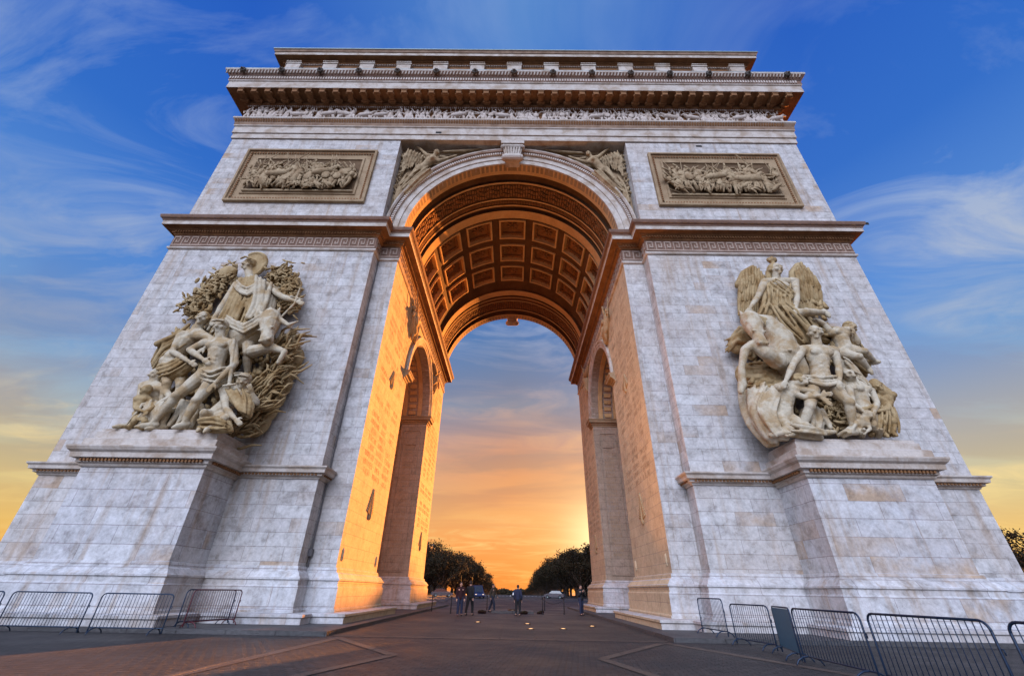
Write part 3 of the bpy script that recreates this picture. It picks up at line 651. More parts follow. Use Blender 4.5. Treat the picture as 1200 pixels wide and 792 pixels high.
# big relief panels
def frame(b, x0, x1, z0, z1, y0, prof):
    "prof: (inset, y)"
    b.sweep([(x0,z0),(x0,z1),(x1,z1),(x1,z0)], [(o, h) for o, h in prof], lambda u, v, h: (u, h, v))
for sx in (-1, 1):
    x0, x1 = sorted((sx*10.05, sx*19.75)); z0, z1 = 23.85, 29.4
    pf = MB(); frame(pf, x0, x1, z0, z1, YP, [(0,YP),(0,YP-.22),(.16,YP-.24),(.20,YP-.12),(.26,YP-.10),(.44,YP-.03),(.50,YP-.02),(.80,YP-.02),(.84,YP-.10),(.98,YP-.10),(1.02,YP-.012)])
    fo = pf.build('relief_panel', M['tan'], arch)
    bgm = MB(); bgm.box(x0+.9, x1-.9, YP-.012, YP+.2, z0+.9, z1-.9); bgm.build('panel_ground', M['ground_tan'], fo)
    orn = MB()
    for i in range(int((x1-x0-.5)/.2)):
        for z in (z0+.33, z1-.33): orn.obox((x0+.35+i*.2, YP-.09, z), (.05,0,0), (0,.03,0), (0,0,.07))
    for i in range(int((z1-z0-.5)/.2)):
        for xx in (x0+.33, x1-.33): orn.obox((xx, YP-.09, z0+.35+i*.2), (.07,0,0), (0,.03,0), (0,0,.05))
    orn.build('leaf_moulding', M['soffit'], fo)
    sc = MB(); r = random.Random(14+sx)
    sc.box(x0+.99, x1-.99, YP-.22, YP, z0+.98, z0+1.12)
    for row, (zz, hh, dp, n) in enumerate(((24.98, 2.15, .30, 17), (25.75, 2.1, .16, 17), (24.95, 1.15, .42, 11))):
        for i in range(n):
            xx = x0+1.45+(x1-x0-2.9)*(i+r.uniform(.1,.9))/n; ln = r.uniform(-.9,.9)*(1.3 if row == 2 else .7)
            mini(sc, xx, zz+r.uniform(0,.25), hh*r.uniform(.86,1.0), YP, r, ln, dp, 8)
    for i in range(2 if sx < 0 else 4): mini_horse(sc, x0+2.2+r.uniform(.0,5.0), 24.98+r.uniform(0,.5), 1.75, YP, r, r.choice((-1,1)), .40)
    for i in range(10 if sx > 0 else 5): 
        xx = r.uniform(x0+1.4, x1-1.4); zz = r.uniform(25.4, 27.2); a = r.uniform(.5, 2.6); sc.capsule((xx,YP-.3,zz), .05, (xx+1.3*math.cos(a),YP-.45,min(28.1, zz+1.3*math.sin(a))), .035, 6, 1)
    sc.build('relief_scene', M['relief'], fo, True)
# archivolt and keystone
vm = lambda u, v, h: (u, h, ZC+v)
A1 = PI/2+.03
ab = MB(); ab.revolve([(R0,.3),(R0,-.12),(7.72,-.12),(7.74,-.19),(8.12,-.19),(8.14,-.26),(8.40,-.30),(8.42,-.40),(8.5,-.50),(8.59,-.52),(8.59,.1)], -A1, A1, 96, vm); av = ab.build('archivolt', M['trim'], arch); setmat(av, [M['trim'], M['brown']], lambda p: 1 if 8.13 < math.hypot(p.center.x, p.center.z-ZC) < 8.41 and p.center.y < 0 else 0)
ob = MB()
for i in range(150):
    a = -PI/2+PI*(i+.5)/150; c = Vector((8.26*math.sin(a), -.30, ZC+8.26*math.cos(a))); rr = Vector((math.sin(a),0,math.cos(a))); tt = Vector((math.cos(a),0,-math.sin(a)))
    ob.obox(c, tt*.05, (0,.05,0), rr*.10)
ob.build('leaf_moulding', M['frieze'], av)
kb_ = MB(); kb_.prism([(-.52,29.15),(.52,29.15),(.78,30.55),(-.78,30.55)], -.75, .1, lambda u, v, h: (u, h, v)); kb_.box(-.88,.88,-1.0,.1,30.55,30.85)
for k in range(6): kb_.capsule((-.42+k*.168,-.80,29.3), .06, (-.55+k*.22,-.80,30.4), .08, 8)
kb_.capsule((-.55,-.62,29.3), .30, (.55,-.62,29.3), .30, 14); kb_.capsule((-.72,-.72,30.42), .22, (.72,-.72,30.42), .22, 12)
kb_.build('keystone', M['trim'], arch)
kr = MB(); kr.prism([(-.5,28.75),(.5,28.75),(.75,30.5),(-.75,30.5)], D-.1, D+.75, lambda u, v, h: (u, h, v)); kr.capsule((-.5,D+.55,28.95), .32, (.5,D+.55,28.95), .32, 12); kr.build('keystone', M['trim'], arch)
ab = MB(); ab.revolve([(R0,D-.3),(R0,D+.12),(7.74,D+.19),(8.12,D+.19),(8.42,D+.40),(8.59,D+.52),(8.59,D-.1)], -A1, A1, 64, vm); ab.build('archivolt', M['trim'], arch)
# spandrel frames
for sx in (-1, 1):
    sp = MB(); x0, x1 = sorted((sx*8.58, sx*8.30)); sp.box(x0, x1, -.10, .0, 22.6, 30.86); x0, x1 = sorted((sx*.85, sx*8.30)); sp.box(x0, x1, -.10, .0, 30.58, 30.86)
    sp.build('spandrel_frame', M['tan'], arch)
# vault, banded
vb = MB()
bands = [(0.0,R0),(.85,R0),(.87,7.62),(1.62,7.62),(1.64,7.36),(1.80,7.36),(1.82,7.50),(3.30,7.50),(3.32,7.40),(3.46,7.40),(3.48,7.55),(3.95,7.55),(3.97,7.38),(4.12,7.38),(4.14,7.66),(4.52,7.66),(4.54,7.32),(5.40,7.32),(5.42,7.58)]
allb = bands; rear_b = [(D-y, r) for y, r in bands][::-1]
def vsurf(b, pr): b.revolve([(r, y) for y, r in pr], -PI/2, PI/2, 72, vm)
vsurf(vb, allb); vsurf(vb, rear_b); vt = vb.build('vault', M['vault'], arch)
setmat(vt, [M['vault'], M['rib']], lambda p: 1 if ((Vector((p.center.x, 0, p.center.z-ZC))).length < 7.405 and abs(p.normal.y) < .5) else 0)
# running ornament in the vault bands
ob = MB()
for fy in (lambda y: y, lambda y: D-y):
    for i in range(110):
        a = -PI/2+PI*(i+.5)/110; rr = Vector((math.sin(a),0,math.cos(a))); tt = Vector((math.cos(a),0,-math.sin(a)))
        for k, (yy, R_) in enumerate(((2.15,7.46),(2.55,7.44),(2.95,7.46))):
            c = rr*R_+Vector((0, fy(yy)+.08*math.sin(i*1.3+k), ZC)); ob.obox(c, tt*(.05+.03*((i+k) % 2)), (0,.15,0), rr*.05)
    for i in range(170):
        a = -PI/2+PI*(i+.5)/170; rr = Vector((math.sin(a),0,math.cos(a))); tt = Vector((math.cos(a),0,-math.sin(a)))
        c = rr*7.47+Vector((0, fy(3.71), ZC)); ob.obox(c, tt*.035, (0,.16,0), rr*.07)
ob.build('vault_ornament', M['soffit'], vt)
# coffered field
rows = [6.90, 9.98, 13.06]; colsA = [math.radians(d) for d in (-70,-46.6,-23.3,0,23.3,46.6,70)]; hy, ha = 1.14, math.radians(9.0)
fld = MB(); RF = 7.56
ys_ = [5.41]+[v for r in rows for v in (r-hy, r+hy)]+[D-5.41]; as_ = [-PI/2]+[v for a in colsA for v in (a-ha, a+ha)]+[PI/2]
def vp(r, a, y): return (r*math.sin(a), y, ZC+r*math.cos(a))
for j in range(len(ys_)-1):
    for i in range(len(as_)-1):
        if i % 2 == 1 and j % 2 == 1: continue
        n_ = 4
        for k in range(n_):
            a0 = as_[i]+(as_[i+1]-as_[i])*k/n_; a1 = as_[i]+(as_[i+1]-as_[i])*(k+1)/n_
            fld.add([vp(RF,a0,ys_[j]), vp(RF,a1,ys_[j]), vp(RF,a1,ys_[j+1]), vp(RF,a0,ys_[j+1])], [(0,1,2,3)])
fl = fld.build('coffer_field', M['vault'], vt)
def ringprof(b, a, y, levels):
    "levels: (da, dy, r) nested rectangles joined in order"
    n_ = 4; rings = []
    for da, dy, r in levels:
        pts = [vp(r, a-da+2*da*k/n_, y-dy) for k in range(n_)] + [vp(r, a+da, y-dy+2*dy*k/n_) for k in range(n_)] + [vp(r, a+da-2*da*k/n_, y+dy) for k in range(n_)] + [vp(r, a-da, y+dy-2*dy*k/n_) for k in range(n_)]
        rings.append(pts)
    m_ = len(rings[0]); vs = [p for r_ in rings for p in r_]; fs = []
    for q_ in range(len(rings)-1):
        for k in range(m_): fs.append((q_*m_+k, q_*m_+(k+1) % m_, (q_+1)*m_+(k+1) % m_, (q_+1)*m_+k))
    b.add(vs, fs); return b
dg_ = math.radians(1)
for yy in rows:
    for a in colsA:
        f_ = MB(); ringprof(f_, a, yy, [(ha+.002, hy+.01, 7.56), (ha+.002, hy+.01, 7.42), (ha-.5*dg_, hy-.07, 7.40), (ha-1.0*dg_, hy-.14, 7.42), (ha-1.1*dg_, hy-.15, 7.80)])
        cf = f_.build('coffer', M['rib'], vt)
        g_ = MB(); ringprof(g_, a, yy, [(ha-1.1*dg_, hy-.15, 7.80), (ha-2.6*dg_, hy-.34, 7.80), (ha-2.7*dg_, hy-.35, 8.02), (ha-6*dg_, .3, 8.03), (.001, .01, 8.03)])
        rr = Vector((math.sin(a),0,math.cos(a))); tt = Vector((math.cos(a),0,-math.sin(a))); c = rr*7.98+Vector((0,yy,ZC))
        rot = Matrix((tt, Vector((0,1,0)), rr)).transposed()
        c = c-rr*.08; g_.ell(c-rr*.06, .17, .17, .16, rot, 10, 6)
        for k in range(8):
            an = 2*PI*k/8; dd = tt*math.cos(an)+Vector((0,1,0))*math.sin(an); rt2 = Matrix((dd, rr.cross(dd), rr)).transposed(); g_.ell(c+dd*.34-rr*.02, .22, .10, .09, rt2, 8, 5)
        for k in range(16):
            an = 2*PI*k/16; px_ = max(-1, min(1, 1.5*math.cos(an)))*(ha-2.2*dg_)*7.6; py_ = max(-1, min(1, 1.5*math.sin(an)))*(hy-.28); g_.ell(c+tt*px_+Vector((0,py_,0))-rr*.2, .06, .06, .07, rot, 6, 4)
        g_.build('rosette', M['soffit'], cf)
# side arches: archivolts and relief on the jamb face, mouldings in the passage
for sx in (-1, 1):
    jm = lambda u, v, h, sx=sx: (sx*(R0-h), 10.625+u, 14.5+v)
    a_ = MB(); a_.revolve([(4.22,-.3),(4.22,.06),(4.42,.06),(4.44,.10),(4.66,.10),(4.68,.16),(4.84,.18),(4.84,-.1)], -PI/2, PI/2, 48, jm); a_.build('side_archivolt', M['trim'], arch)
    for (pa, pb_, o_) in (((7.0,6.4),(R0,6.4),0),):
        pass
    for yy, sgn in ((6.4, 1), (14.85, -1)):
        ib = MB(); pth = [(R0, yy-sgn*1.0), (R0, yy), (HW, yy)]
        pth = [(sx*x, y) for x, y in pth]
        # offset must point to the open side
        d0 = Vector(pth[2])-Vector(pth[1]); right = Vector((d0.y, -d0.x)); want = Vector((0, sgn))
        if right.dot(want) < 0: pth = pth[::-1]
        ib.sweep(pth, [(-.05,13.75),(.05,13.78),(.08,13.9),(.16,13.94),(.20,14.04),(.34,14.08),(.36,14.26),(.42,14.32),(.42,14.40),(-.05,14.46)], closed=False); ib.build('side_impost', M['tan'], arch)
    # passage wall panel with frame
    fr2 = MB(); fr2.sweep([(sx*7.75,2.4),(sx*7.75,13.2),(sx*9.25,13.2),(sx*9.25,2.4)] if sx > 0 else [(sx*9.25,2.4),(sx*9.25,13.2),(sx*7.75,13.2),(sx*7.75,2.4)], [(0,14.86),(0,14.80),(.07,14.79),(.10,14.86)], lambda u, v, h: (u, h, v)); fr2.build('wall_panel', M['inner'], arch)
    # vault bands inside the passage
    pv = MB()
    for xx in (7.9, 9.2): pv.revolve([(4.22,xx),(4.10,xx),(4.10,xx+.35),(4.22,xx+.35)], -PI/2, PI/2, 32, lambda u, v, h, sx=sx: (sx*h, 10.625+u, 14.5+v))
    for k in range(22):
        a = -PI/2+PI*(k+.5)/22; c = Vector((sx*8.72, 10.625+4.16*math.sin(a), 14.5+4.16*math.cos(a))); rr = Vector((0,math.sin(a),math.cos(a))); tt = Vector((0,math.cos(a),-math.sin(a))); pv.obox(c, (.30,0,0), tt*.16, rr*.05)
    pv.build('side_vault_ribs', M['rib'], arch)
    # relief figures in the side spandrels
    sr = MB(); r = random.Random(5+sx); tmp = MB()
    for c, ln in (((6.1, 17.2), -.5), ((15.2, 17.2), .5)):
        t_ = MB(); mini(t_, 0, 0, 2.6, 0, r, ln, .12, 8); t_.capsule((0,-.1,1.8), .3, (-.9*(1 if ln > 0 else -1),-.1,2.2), .12, 8); t_.capsule((.1,-.1,1.2), .35, (.3,-.1,.2), .2, 8)
        sr.add([(sx*(R0+y), c[0]+x, c[1]+z) for x, y, z in t_.v], t_.f)
    sr.build('side_spandrel_relief', M['palm'], arch, True)
    # bronze-coloured frame corner pilaster strip at the rear pier base etc.
    tb = MB(); tb.box(*sorted((sx*8.0, sx*8.9)), 14.79, 14.85, 11.9, 12.7); tb.build('carved_tablet', M['inner'], arch)
# engraved name lists: strokes only
GL = {'I': [(.5,0,.5,1)], 'L': [(.15,0,.15,1),(.15,0,.85,0)], 'T': [(.5,0,.5,1),(.1,1,.9,1)], 'E': [(.15,0,.15,1),(.15,0,.85,0),(.15,.5,.7,.5),(.15,1,.85,1)], 'H': [(.15,0,.15,1),(.85,0,.85,1),(.15,.5,.85,.5)],
      'N': [(.15,0,.15,1),(.85,0,.85,1),(.15,1,.85,0)], 'A': [(.1,0,.5,1),(.5,1,.9,0),(.3,.4,.7,.4)], 'O': [(.15,.1,.15,.9),(.85,.1,.85,.9),(.15,1,.85,1),(.15,0,.85,0)], 'V': [(.1,1,.5,0),(.5,0,.9,1)], 'M': [(.1,0,.1,1),(.9,0,.9,1),(.1,1,.5,.3),(.5,.3,.9,1)]}
def letters(b, mapf, u0, v0, hgt, n, r, gapw=1.05, th=.16):
    u = u0
    for i in range(n):
        g = GL[r.choice('ILTEHNAOVM')]; wd = hgt*.62
        for (a, c, d, e) in g:
            p0 = Vector((u+a*wd, v0+c*hgt)); p1 = Vector((u+d*wd, v0+e*hgt)); dd = (p1-p0).normalized(); nn = Vector((-dd.y, dd.x))*hgt*th/2
            vs = [p0-nn, p1-nn, p1+nn, p0+nn]; b.add([mapf(q_.x, q_.y) for q_ in vs], [(0,1,2,3)])
        u += wd*1.35
for sx in (-1, 1):
    r = random.Random(20+sx); b = MB()
    def mj(u, v, sx=sx): return (sx*(R0-.004), u, v)
    for (ya, yb, zt, zb, cols) in ((.75, 5.9, 18.3, 6.4, 3), (15.5, 20.6, 18.3, 5.5, 3)):
        cw = (yb-ya)/cols; z = zt
        while z > zb:
            for c in range(cols):
                n = r.randint(4, 7); hgt = .27
                if r.random() < .9: letters(b, mj, ya+c*cw+(cw-n*hgt*.84)/2, z, hgt, n, r)
            z -= .43
            if r.random() < .10: z -= .5
    b.build('carved_names', M['engrave'], arch)
    b = MB()
    def mw(u, v): return (u, 14.846, v)
    z = 12.9
    while z > 3.4:
        n = 5
        if not 11.7 < z < 12.9: letters(b, mw, (sx*8.5)-n*.2*.84/2-.05, z, .20, n, r); 
        z -= .33
    b.build('carved_names', M['engrave'], arch)
    # carved palm trophies below and amid the lists
    b = MB()
    for (yc_, zc_, hh) in ((3.3, 4.7, 1.3), (3.2, 12.2, .9), (17.9, 4.3, 1.1)):
        for k in range(10):
            t = k/9
            for s2 in (-1, 1): b.capsule(mj(yc_, zc_+t*hh*.75), .05, mj(yc_+s2*(.50*(1-t)+.04), zc_+t*hh*.85+.16), .07, 6, 1)
        b.capsule(mj(yc_, zc_-.15), .13, mj(yc_, zc_+hh*.8), .06, 6)
    b.build('carved_palm', M['palm'], arch, True)
    # small corner medallions
    b = MB()
    for yy, zz in ((.5, 2.6), (5.9, 2.6)): b.capsule(mj(yy, zz-.15)[:1] and (sx*(R0+.05), yy, zz-.15), .12, (sx*(R0+.05), yy, zz+.2), .12, 8)
    b.build('carved_torch', M['jamb'], arch, True)
# tube shaped as the shadow line in the left corner, plus small box
b = MB(); b.chain([(-8.53,-.06,1.95),(-8.53,-.06,5.55)], .035, 8); b.chain([(-8.53,-.06,6.25),(-8.53,-.06,19.4)], .03, 8); b.box(-8.60,-8.42,-.22,-.01,2.5,2.78); b.build('shadow_line_and_box', M['shadowline'], arch)
# drain and scaffold holes
b = MB()
for (px_, py_) in ((514,155.5),(819,171.5),(1014,262)):
    p = P(px_, py_, YP-.185 if py_ < 160 else YP-.004); b.box(p.x-.22, p.x+.22, p.y-.012, p.y+.02, p.z-.10, p.z+.10)
b.build('drain_hole', M['dark'], arch)

# ------------------------------------------------------------------ figures
BULK = 1.0
def body(b, J, s, face=None, female=False, hands=True, headscale=1.0):
    "J: joint name -> world point; s = figure height / 1.8"
    s = s*BULK; V = {k: Vector(v) for k, v in J.items()}
    ch, pe, hd = V['chest'], V['pelvis'], V['head']
    up = (ch-pe).normalized(); sh = (V['sr']-V['sl']); side = sh.normalized()
    fw = face or Vector((0,-1,0)); fw = (fw-side*0).normalized()
    nk = ch+up*.17*s
    b.capsule(nk-up*.06*s, .075*s, hd-up*.04*s, .062*s)
    hs = s*headscale; hu = (hd-nk).normalized()*.6+Vector((0,0,1))*.4; hu.normalize()
    R_ = rot_to(fw, hu)
    b.ell(hd, .078*hs, .098*hs, .12*hs, R_, 14, 10)
    b.capsule(hd+R_@Vector((0,.075,.01))*hs, .012*hs, hd+R_@Vector((0,.118,-.028))*hs, .02*hs, 8)      # nose
    b.capsule(hd+R_@Vector((-.045,.082,.028))*hs, .018*hs, hd+R_@Vector((.045,.082,.028))*hs, .018*hs, 8) # brow
    b.ell(hd+R_@Vector((0,.075,-.062))*hs, .03*hs, .024*hs, .012*hs, R_, 8, 6)                          # mouth
    b.ell(hd+R_@Vector((0,.066,-.095))*hs, .032*hs, .03*hs, .026*hs, R_, 8, 6)                          # chin
    for k in (-1, 1): b.ell(hd+R_@Vector((k*.05,.06,-.03))*hs, .03*hs, .03*hs, .03*hs, R_, 8, 6); b.ell(hd+R_@Vector((k*.08,-.005,-.01))*hs, .012*hs, .025*hs, .032*hs, R_, 8, 6)
    # torso
    wv = sh.length*.5
    b.ell(ch+up*.02*s, max(.15*s, wv*.80), .125*s, .17*s, Matrix((side, side.cross(up), up)).transposed() if side.cross(up).length > .1 else Matrix.Identity(3), 14, 10)
    mid = ch*.45+pe*.55
    b.capsule(ch-up*.05*s, .135*s, mid, .115*s, 12); b.capsule(mid, .115*s, pe, .135*s, 12)
    b.capsule(V['hl'], .12*s, V['hr'], .12*s, 10)
    b.capsule(V['sl'], .075*s, V['sr'], .075*s, 10); b.capsule(nk-up*.02*s, .06*s, V['sl'], .07*s); b.capsule(nk-up*.02*s, .06*s, V['sr'], .07*s)
    fr_ = up.cross(side) if up.cross(side).dot(fw) > 0 else side.cross(up)
    for k in (-1, 1):
        if female: b.ell(ch+side*k*.075*s+fr_*.11*s+up*.0*s, .06*s, .05*s, .06*s)
        else: b.ell(ch+side*k*.08*s+fr_*.09*s+up*.03*s, .085*s, .045*s, .06*s, rot_to(fr_, up), 10, 8)
        for q in range(3):
            if not female: b.ell(ch.lerp(pe, .38+.18*q)+side*k*.038*s+fr_*.105*s, .034*s, .02*s, .035*s, rot_to(fr_, up), 8, 6)
    for a, e, h in (('sl','el','al'), ('sr','er','ar')):
        A, E_, H = V[a], V[e], V[h]; mdl = A.lerp(E_, .4); 
        b.chain([A, mdl, E_], [.068*s, .06*s, .043*s]); m2 = E_.lerp(H, .3); b.chain([E_, m2, H], [.045*s, .048*s, .028*s])
        if hands: hand(b, H, (H-E_).normalized(), s, fr_)
    for a, k_, f in (('hl','kl','fl'), ('hr','kr','fr')):
        A, K_, F = V[a], V[k_], V[f]; b.chain([A, A.lerp(K_, .35), K_], [.105*s, .10*s, .062*s]); sd_ = (K_-F).normalized()
        b.ell(K_+fr_*.02*s, .058*s, .06*s, .062*s); b.chain([K_, K_.lerp(F, .3), F], [.058*s, .064*s, .036*s])
        tv = V.get('t'+a[1]); tv = tv if tv is not None else F+fw*.19*s+Vector((0,0,-.045*s))
        d = (tv-F).normalized(); b.capsule(F-d*.05*s+Vector((0,0,-.02*s)), .045*s, F.lerp(tv, .6), .040*s); b.capsule(F.lerp(tv, .55), .044*s, tv, .026*s)
def hand(b, H, d, s, nrm):
    x = d.cross(nrm); x = x.normalized() if x.length > .05 else Vector((1,0,0)); n = x.cross(d).normalized()
    pc = H+d*.05*s; b.ell(pc, .040*s, .055*s, .022*s, Matrix((x, d, n)).transposed(), 10, 6)
    for k in range(4):
        b0 = H+d*.09*s+x*(k-1.5)*.021*s; L = (.036,.042,.040,.030)[k]*s; b1 = b0+d*L+n*.008*s*(-1); b2 = b1+(d*.8+n*-.6).normalized()*L*.8
        b.capsule(b0, .0105*s, b1, .0098*s, 6, 1); b.capsule(b1, .0098*s, b2, .008*s, 6, 1)
    t0 = H+d*.025*s+x*-.032*s; t1 = t0+(d*.7-x*.7).normalized()*.04*s; t2 = t1+(d*.9-x*.2-n*.3).normalized()*.032*s
    b.capsule(t0, .014*s, t1, .012*s, 6, 1); b.capsule(t1, .012*s, t2, .009*s, 6, 1)
def hair(b, hd, s, fw=Vector((0,-1,0)), long=False, r=None):
    R_ = rot_to(fw); r = r or rnd
    b.ell(hd+R_@Vector((0,-.02,.03))*s, .095*s, .105*s, .115*s, R_, 12, 8)
    for k in range(26):
        a = r.uniform(0, 2*PI); e = r.uniform(-.3, 1.4); d = R_@Vector((math.cos(a)*math.cos(e), -.35+math.sin(a)*math.cos(e)*.7, math.sin(e))).normalized()
        if d.dot(fw) > .55 and e < .7: continue
        b.ell(hd+d*.10*s, .03*s, .03*s, .03*s, seg=8, rings=6)
    if long:
        for k in (-1, 0, 1): b.chain([hd+R_@Vector((k*.07,-.07,0))*s, hd+R_@Vector((k*.10,-.08,-.12))*s, hd+R_@Vector((k*.11,-.05,-.26))*s], [.045*s,.045*s,.02*s], 8)
def lerp_poly(A, t):
    n = len(A)-1; x = min(.9999, max(0, t))*n; i = int(x); return A[i].lerp(A[i+1], x-i)
def drape(b, A, B, n, r, seed=0, jit=.5, steps=5, back=True, depth=.35):
    "pleated cloth: n folds between two border curves"
    q = random.Random(seed); A = [Vector(v) for v in A]; B = [Vector(v) for v in B]
    for i in range(n):
        t = (i+q.uniform(-.2,.2))/(max(1, n-1)); t = min(1, max(0, t)); pts = []
        rr = r*q.uniform(.5, .95); ph = q.uniform(0, 6)
        for k in range(steps+1):
            u = k/steps; p = lerp_poly(A, u).lerp(lerp_poly(B, u), t); p = p+Vector((math.sin(ph+u*4)*r*jit, q.uniform(-.3,.3)*r+(-r*1.5 if i % 2 else r*.3), math.cos(ph+u*3)*r*jit*.6)); pts.append(p)
        b.chain(pts, [rr*.8]+[rr]*(steps-1)+[rr*.85], 8)
    if back:
        for i in range(max(2, n//2+1)):
            t = i/(max(1, n//2)); b.chain([lerp_poly(A, k/steps).lerp(lerp_poly(B, k/steps), min(1,t))+Vector((0,r*1.6,0)) for k in range(steps+1)], r*1.3, 8)
def rope(b, pts, r, n=3): b.chain([Vector(p) for p in pts], r, 8)
def leaves(b, pts, n, size, seed, spread, depth=.35):
    q = random.Random(seed); pts = [Vector(p) for p in pts]
    for i in range(n):
        c = lerp_poly(pts, q.random())+Vector((max(-2*spread, min(2*spread, q.gauss(0, spread))), q.uniform(-depth, depth*.3), q.gauss(0, spread)))
        a = q.uniform(0, 2*PI); d = Vector((math.cos(a), q.uniform(-.6, .1), math.sin(a)*.9+.3)).normalized(); x = d.orthogonal().normalized(); z = d.cross(x)
        b.ell(c, size*.42*q.uniform(.7,1.2), size*q.uniform(.8,1.3), size*.22, Matrix((x, d, z)).transposed(), 6, 5)
def wing(b, root, tip, outer, y, seed, n=11, r=.09):
    "root point, list along the leading edge (tip), list of trailing feather ends"
    q = random.Random(seed); T = [Vector(v) for v in tip]; O = [Vector(v) for v in outer]
    b.chain(T, r*1.6, 8)
    for lay, (t0, rad, n_) in enumerate(((1.0, r, n), (.68, r*1.0, n-1), (.40, r*.9, n-2))):
        for i in range(n_):
            t = (i+.5)/n_; a = lerp_poly(T, t); e = lerp_poly(O, t); e = a.lerp(e, t0*q.uniform(.93, 1.03)); off = Vector((0,-.13*lay-.05*(i % 2),0))
            b.chain([a+off, a.lerp(e, .55)+off+Vector((0,-.04,0)), e+off], [rad*.6, rad*.95, rad*.5], 8)
def horse_head(b, poll, muzzle, neck, s, toward=Vector((0,-1,0))):
    poll, muzzle = Vector(poll), Vector(muzzle); d = (muzzle-poll).normalized(); L = (muzzle-poll).length
    x = d.cross(toward).normalized(); n = x.cross(d)
    if n.dot(toward) < 0: n = -n
    b.capsule(poll+d*L*.08, .24*L, poll+d*L*.35, .22*L); b.capsule(poll+d*L*.35, .22*L, poll+d*L*.72, .13*L); b.capsule(poll+d*L*.7, .135*L, muzzle-d*L*.1, .15*L)
    for k in (-1, 1):
        b.capsule(poll+x*k*.13*L, .07*L, poll+x*k*.18*L-d*.24*L, .02*L, 8); b.ell(poll+d*L*.30+x*k*.17*L+n*.10*L, .055*L, .05*L, .055*L)
        b.ell(muzzle-d*L*.02+x*k*.09*L+n*.08*L, .045*L, .045*L, .045*L); b.capsule(poll+d*L*.2+x*k*.15*L+n*.14*L, .035*L, poll+d*L*.65+x*k*.09*L+n*.10*L, .03*L, 8)
    b.capsule(poll+d*L*.62+n*.12*L-x*.16*L, .025*L, poll+d*L*.62+n*.12*L+x*.16*L, .025*L, 8)
    b.chain([Vector(p) for p in neck], [.19*L, .26*L, .36*L, .40*L][:len(neck)], 14)

def filler(name, parent, regions, seed, mat):
    b = MB(); q = random.Random(seed)
    for (x0, y0, x1, y1, n, ya, yb_) in regions:
        for i in range(n):
            cx, cy = q.uniform(x0, x1), q.uniform(y0, y1); a = q.uniform(.6, 2.3)+(.5 if cx < (x0+x1)/2 else -.3); L = q.uniform(6, 13); yy = q.uniform(ya, yb_)
            pts = [P(cx+math.cos(a+t*.5)*L*(t-.5), cy+math.sin(a+t*.5)*L*(t-.5)+3*math.sin(t*3), yy-.25*math.sin(PI*t)) for t in (0,.25,.5,.75,1)]
            b.chain(pts, [.05,.10,.12,.10,.05], 7)
    b.build(name, mat, parent, True)
def fig(px, y):
    "px: dict name -> (px, py[, y])"
    return {k: P(v[0], v[1], v[2] if len(v) > 2 else y) for k, v in px.items()}

BULK = 1.13
# ---- left group
LG = thing('sculpture_group', 'cream stone high-relief group with a helmeted figure on top, on the left pedestal', 'sculpture', P(215, 503, -2.3))
VX = .038
# helmeted standing figure
b = MB(); J = fig(dict(head=(291,312), chest=(294,342), pelvis=(284,382), sl=(278,334), sr=(313,336), el=(262,356,-2.3), al=(252,372,-2.5), er=(331,348,-2.2), ar=(347,353,-2.5), hl=(277,386), hr=(293,386), kl=(272,416,-2.3), kr=(290,414,-2.3), fl=(272,440), fr=(290,440)), -1.75)
body(b, J, 3.15, Vector((-.25,-.95,-.1)), True)
b.remesh('goddess_figure', M['sculpt'], LG, VX)
b = MB(); hd = J['head']; c = hd+Vector((.12,.05,.1))
b.ell(hd+Vector((.08,.04,.2)), .36, .40, .34); b.chain([hd+Vector((-.28,-.42,.22)), hd+Vector((0,-.5,.30)), hd+Vector((.3,-.42,.22))], .06, 8)
for k in range(22):
    a = math.radians(125-175*k/21); p0 = c+Vector((math.cos(a)*.36, 0, math.sin(a)*.42)); p1 = c+Vector((.06+math.cos(a)*.80, .02, math.sin(a)*.95+.05)); b.capsule(p0, .055, p1, .075, 8)
b.chain([c+Vector((.06+math.cos(math.radians(125-175*k/14))*.74, -.03, .05+math.sin(math.radians(125-175*k/14))*.90)) for k in range(15)], .09, 8)
for k in range(5): b.chain([hd+Vector((.2+.05*k,.1,-.1)), hd+Vector((.28+.07*k,.05,-.5)), hd+Vector((.30+.04*k,0,-.8))], [.10,.09,.05], 8)
b.remesh('crested_helmet', M['ochre'], LG, .035, 1)
b = MB()
drape(b, [P(281,328,-2.1), P(273,350,-2.3), P(258,378,-2.3), P(243,400,-2.0)], [P(303,326,-2.15), P(300,350,-2.3), P(292,378,-2.3), P(283,402,-2.1)], 15, .12, 1)
b.remesh('draped_robe', M['ochre'], LG, .04, 1)
b = MB()
drape(b, [P(299,325,-2.2), P(299,345,-2.3), P(296,362,-2.4), P(290,375,-2.4)], [P(322,336,-1.9), P(318,352,-2.0), P(314,366,-2.1), P(309,376,-2.2)], 9, .15, 2, .3)
drape(b, [P(280,330,-2.3), P(285,336,-2.45), P(294,338,-2.45), P(303,332,-2.3)], [P(276,338,-2.3), P(284,346,-2.45), P(294,348,-2.45), P(302,340,-2.3)], 6, .11, 4, .2)
drape(b, [P(263,364,-2.2), P(285,384,-2.6), P(302,374,-2.7), P(318,362,-2.5)], [P(255,372,-2.2), P(284,394,-2.6), P(304,382,-2.7), P(322,368,-2.5)], 6, .10, 3, .2)
drape(b, [P(258,364,-2.2), P(247,376,-2.3), P(238,386,-2.2)], [P(270,360,-2.2), P(262,378,-2.3), P(254,392,-2.2)], 7, .10, 14, .3)
b.remesh('cloak', M['sculpt'], LG, .04, 1)
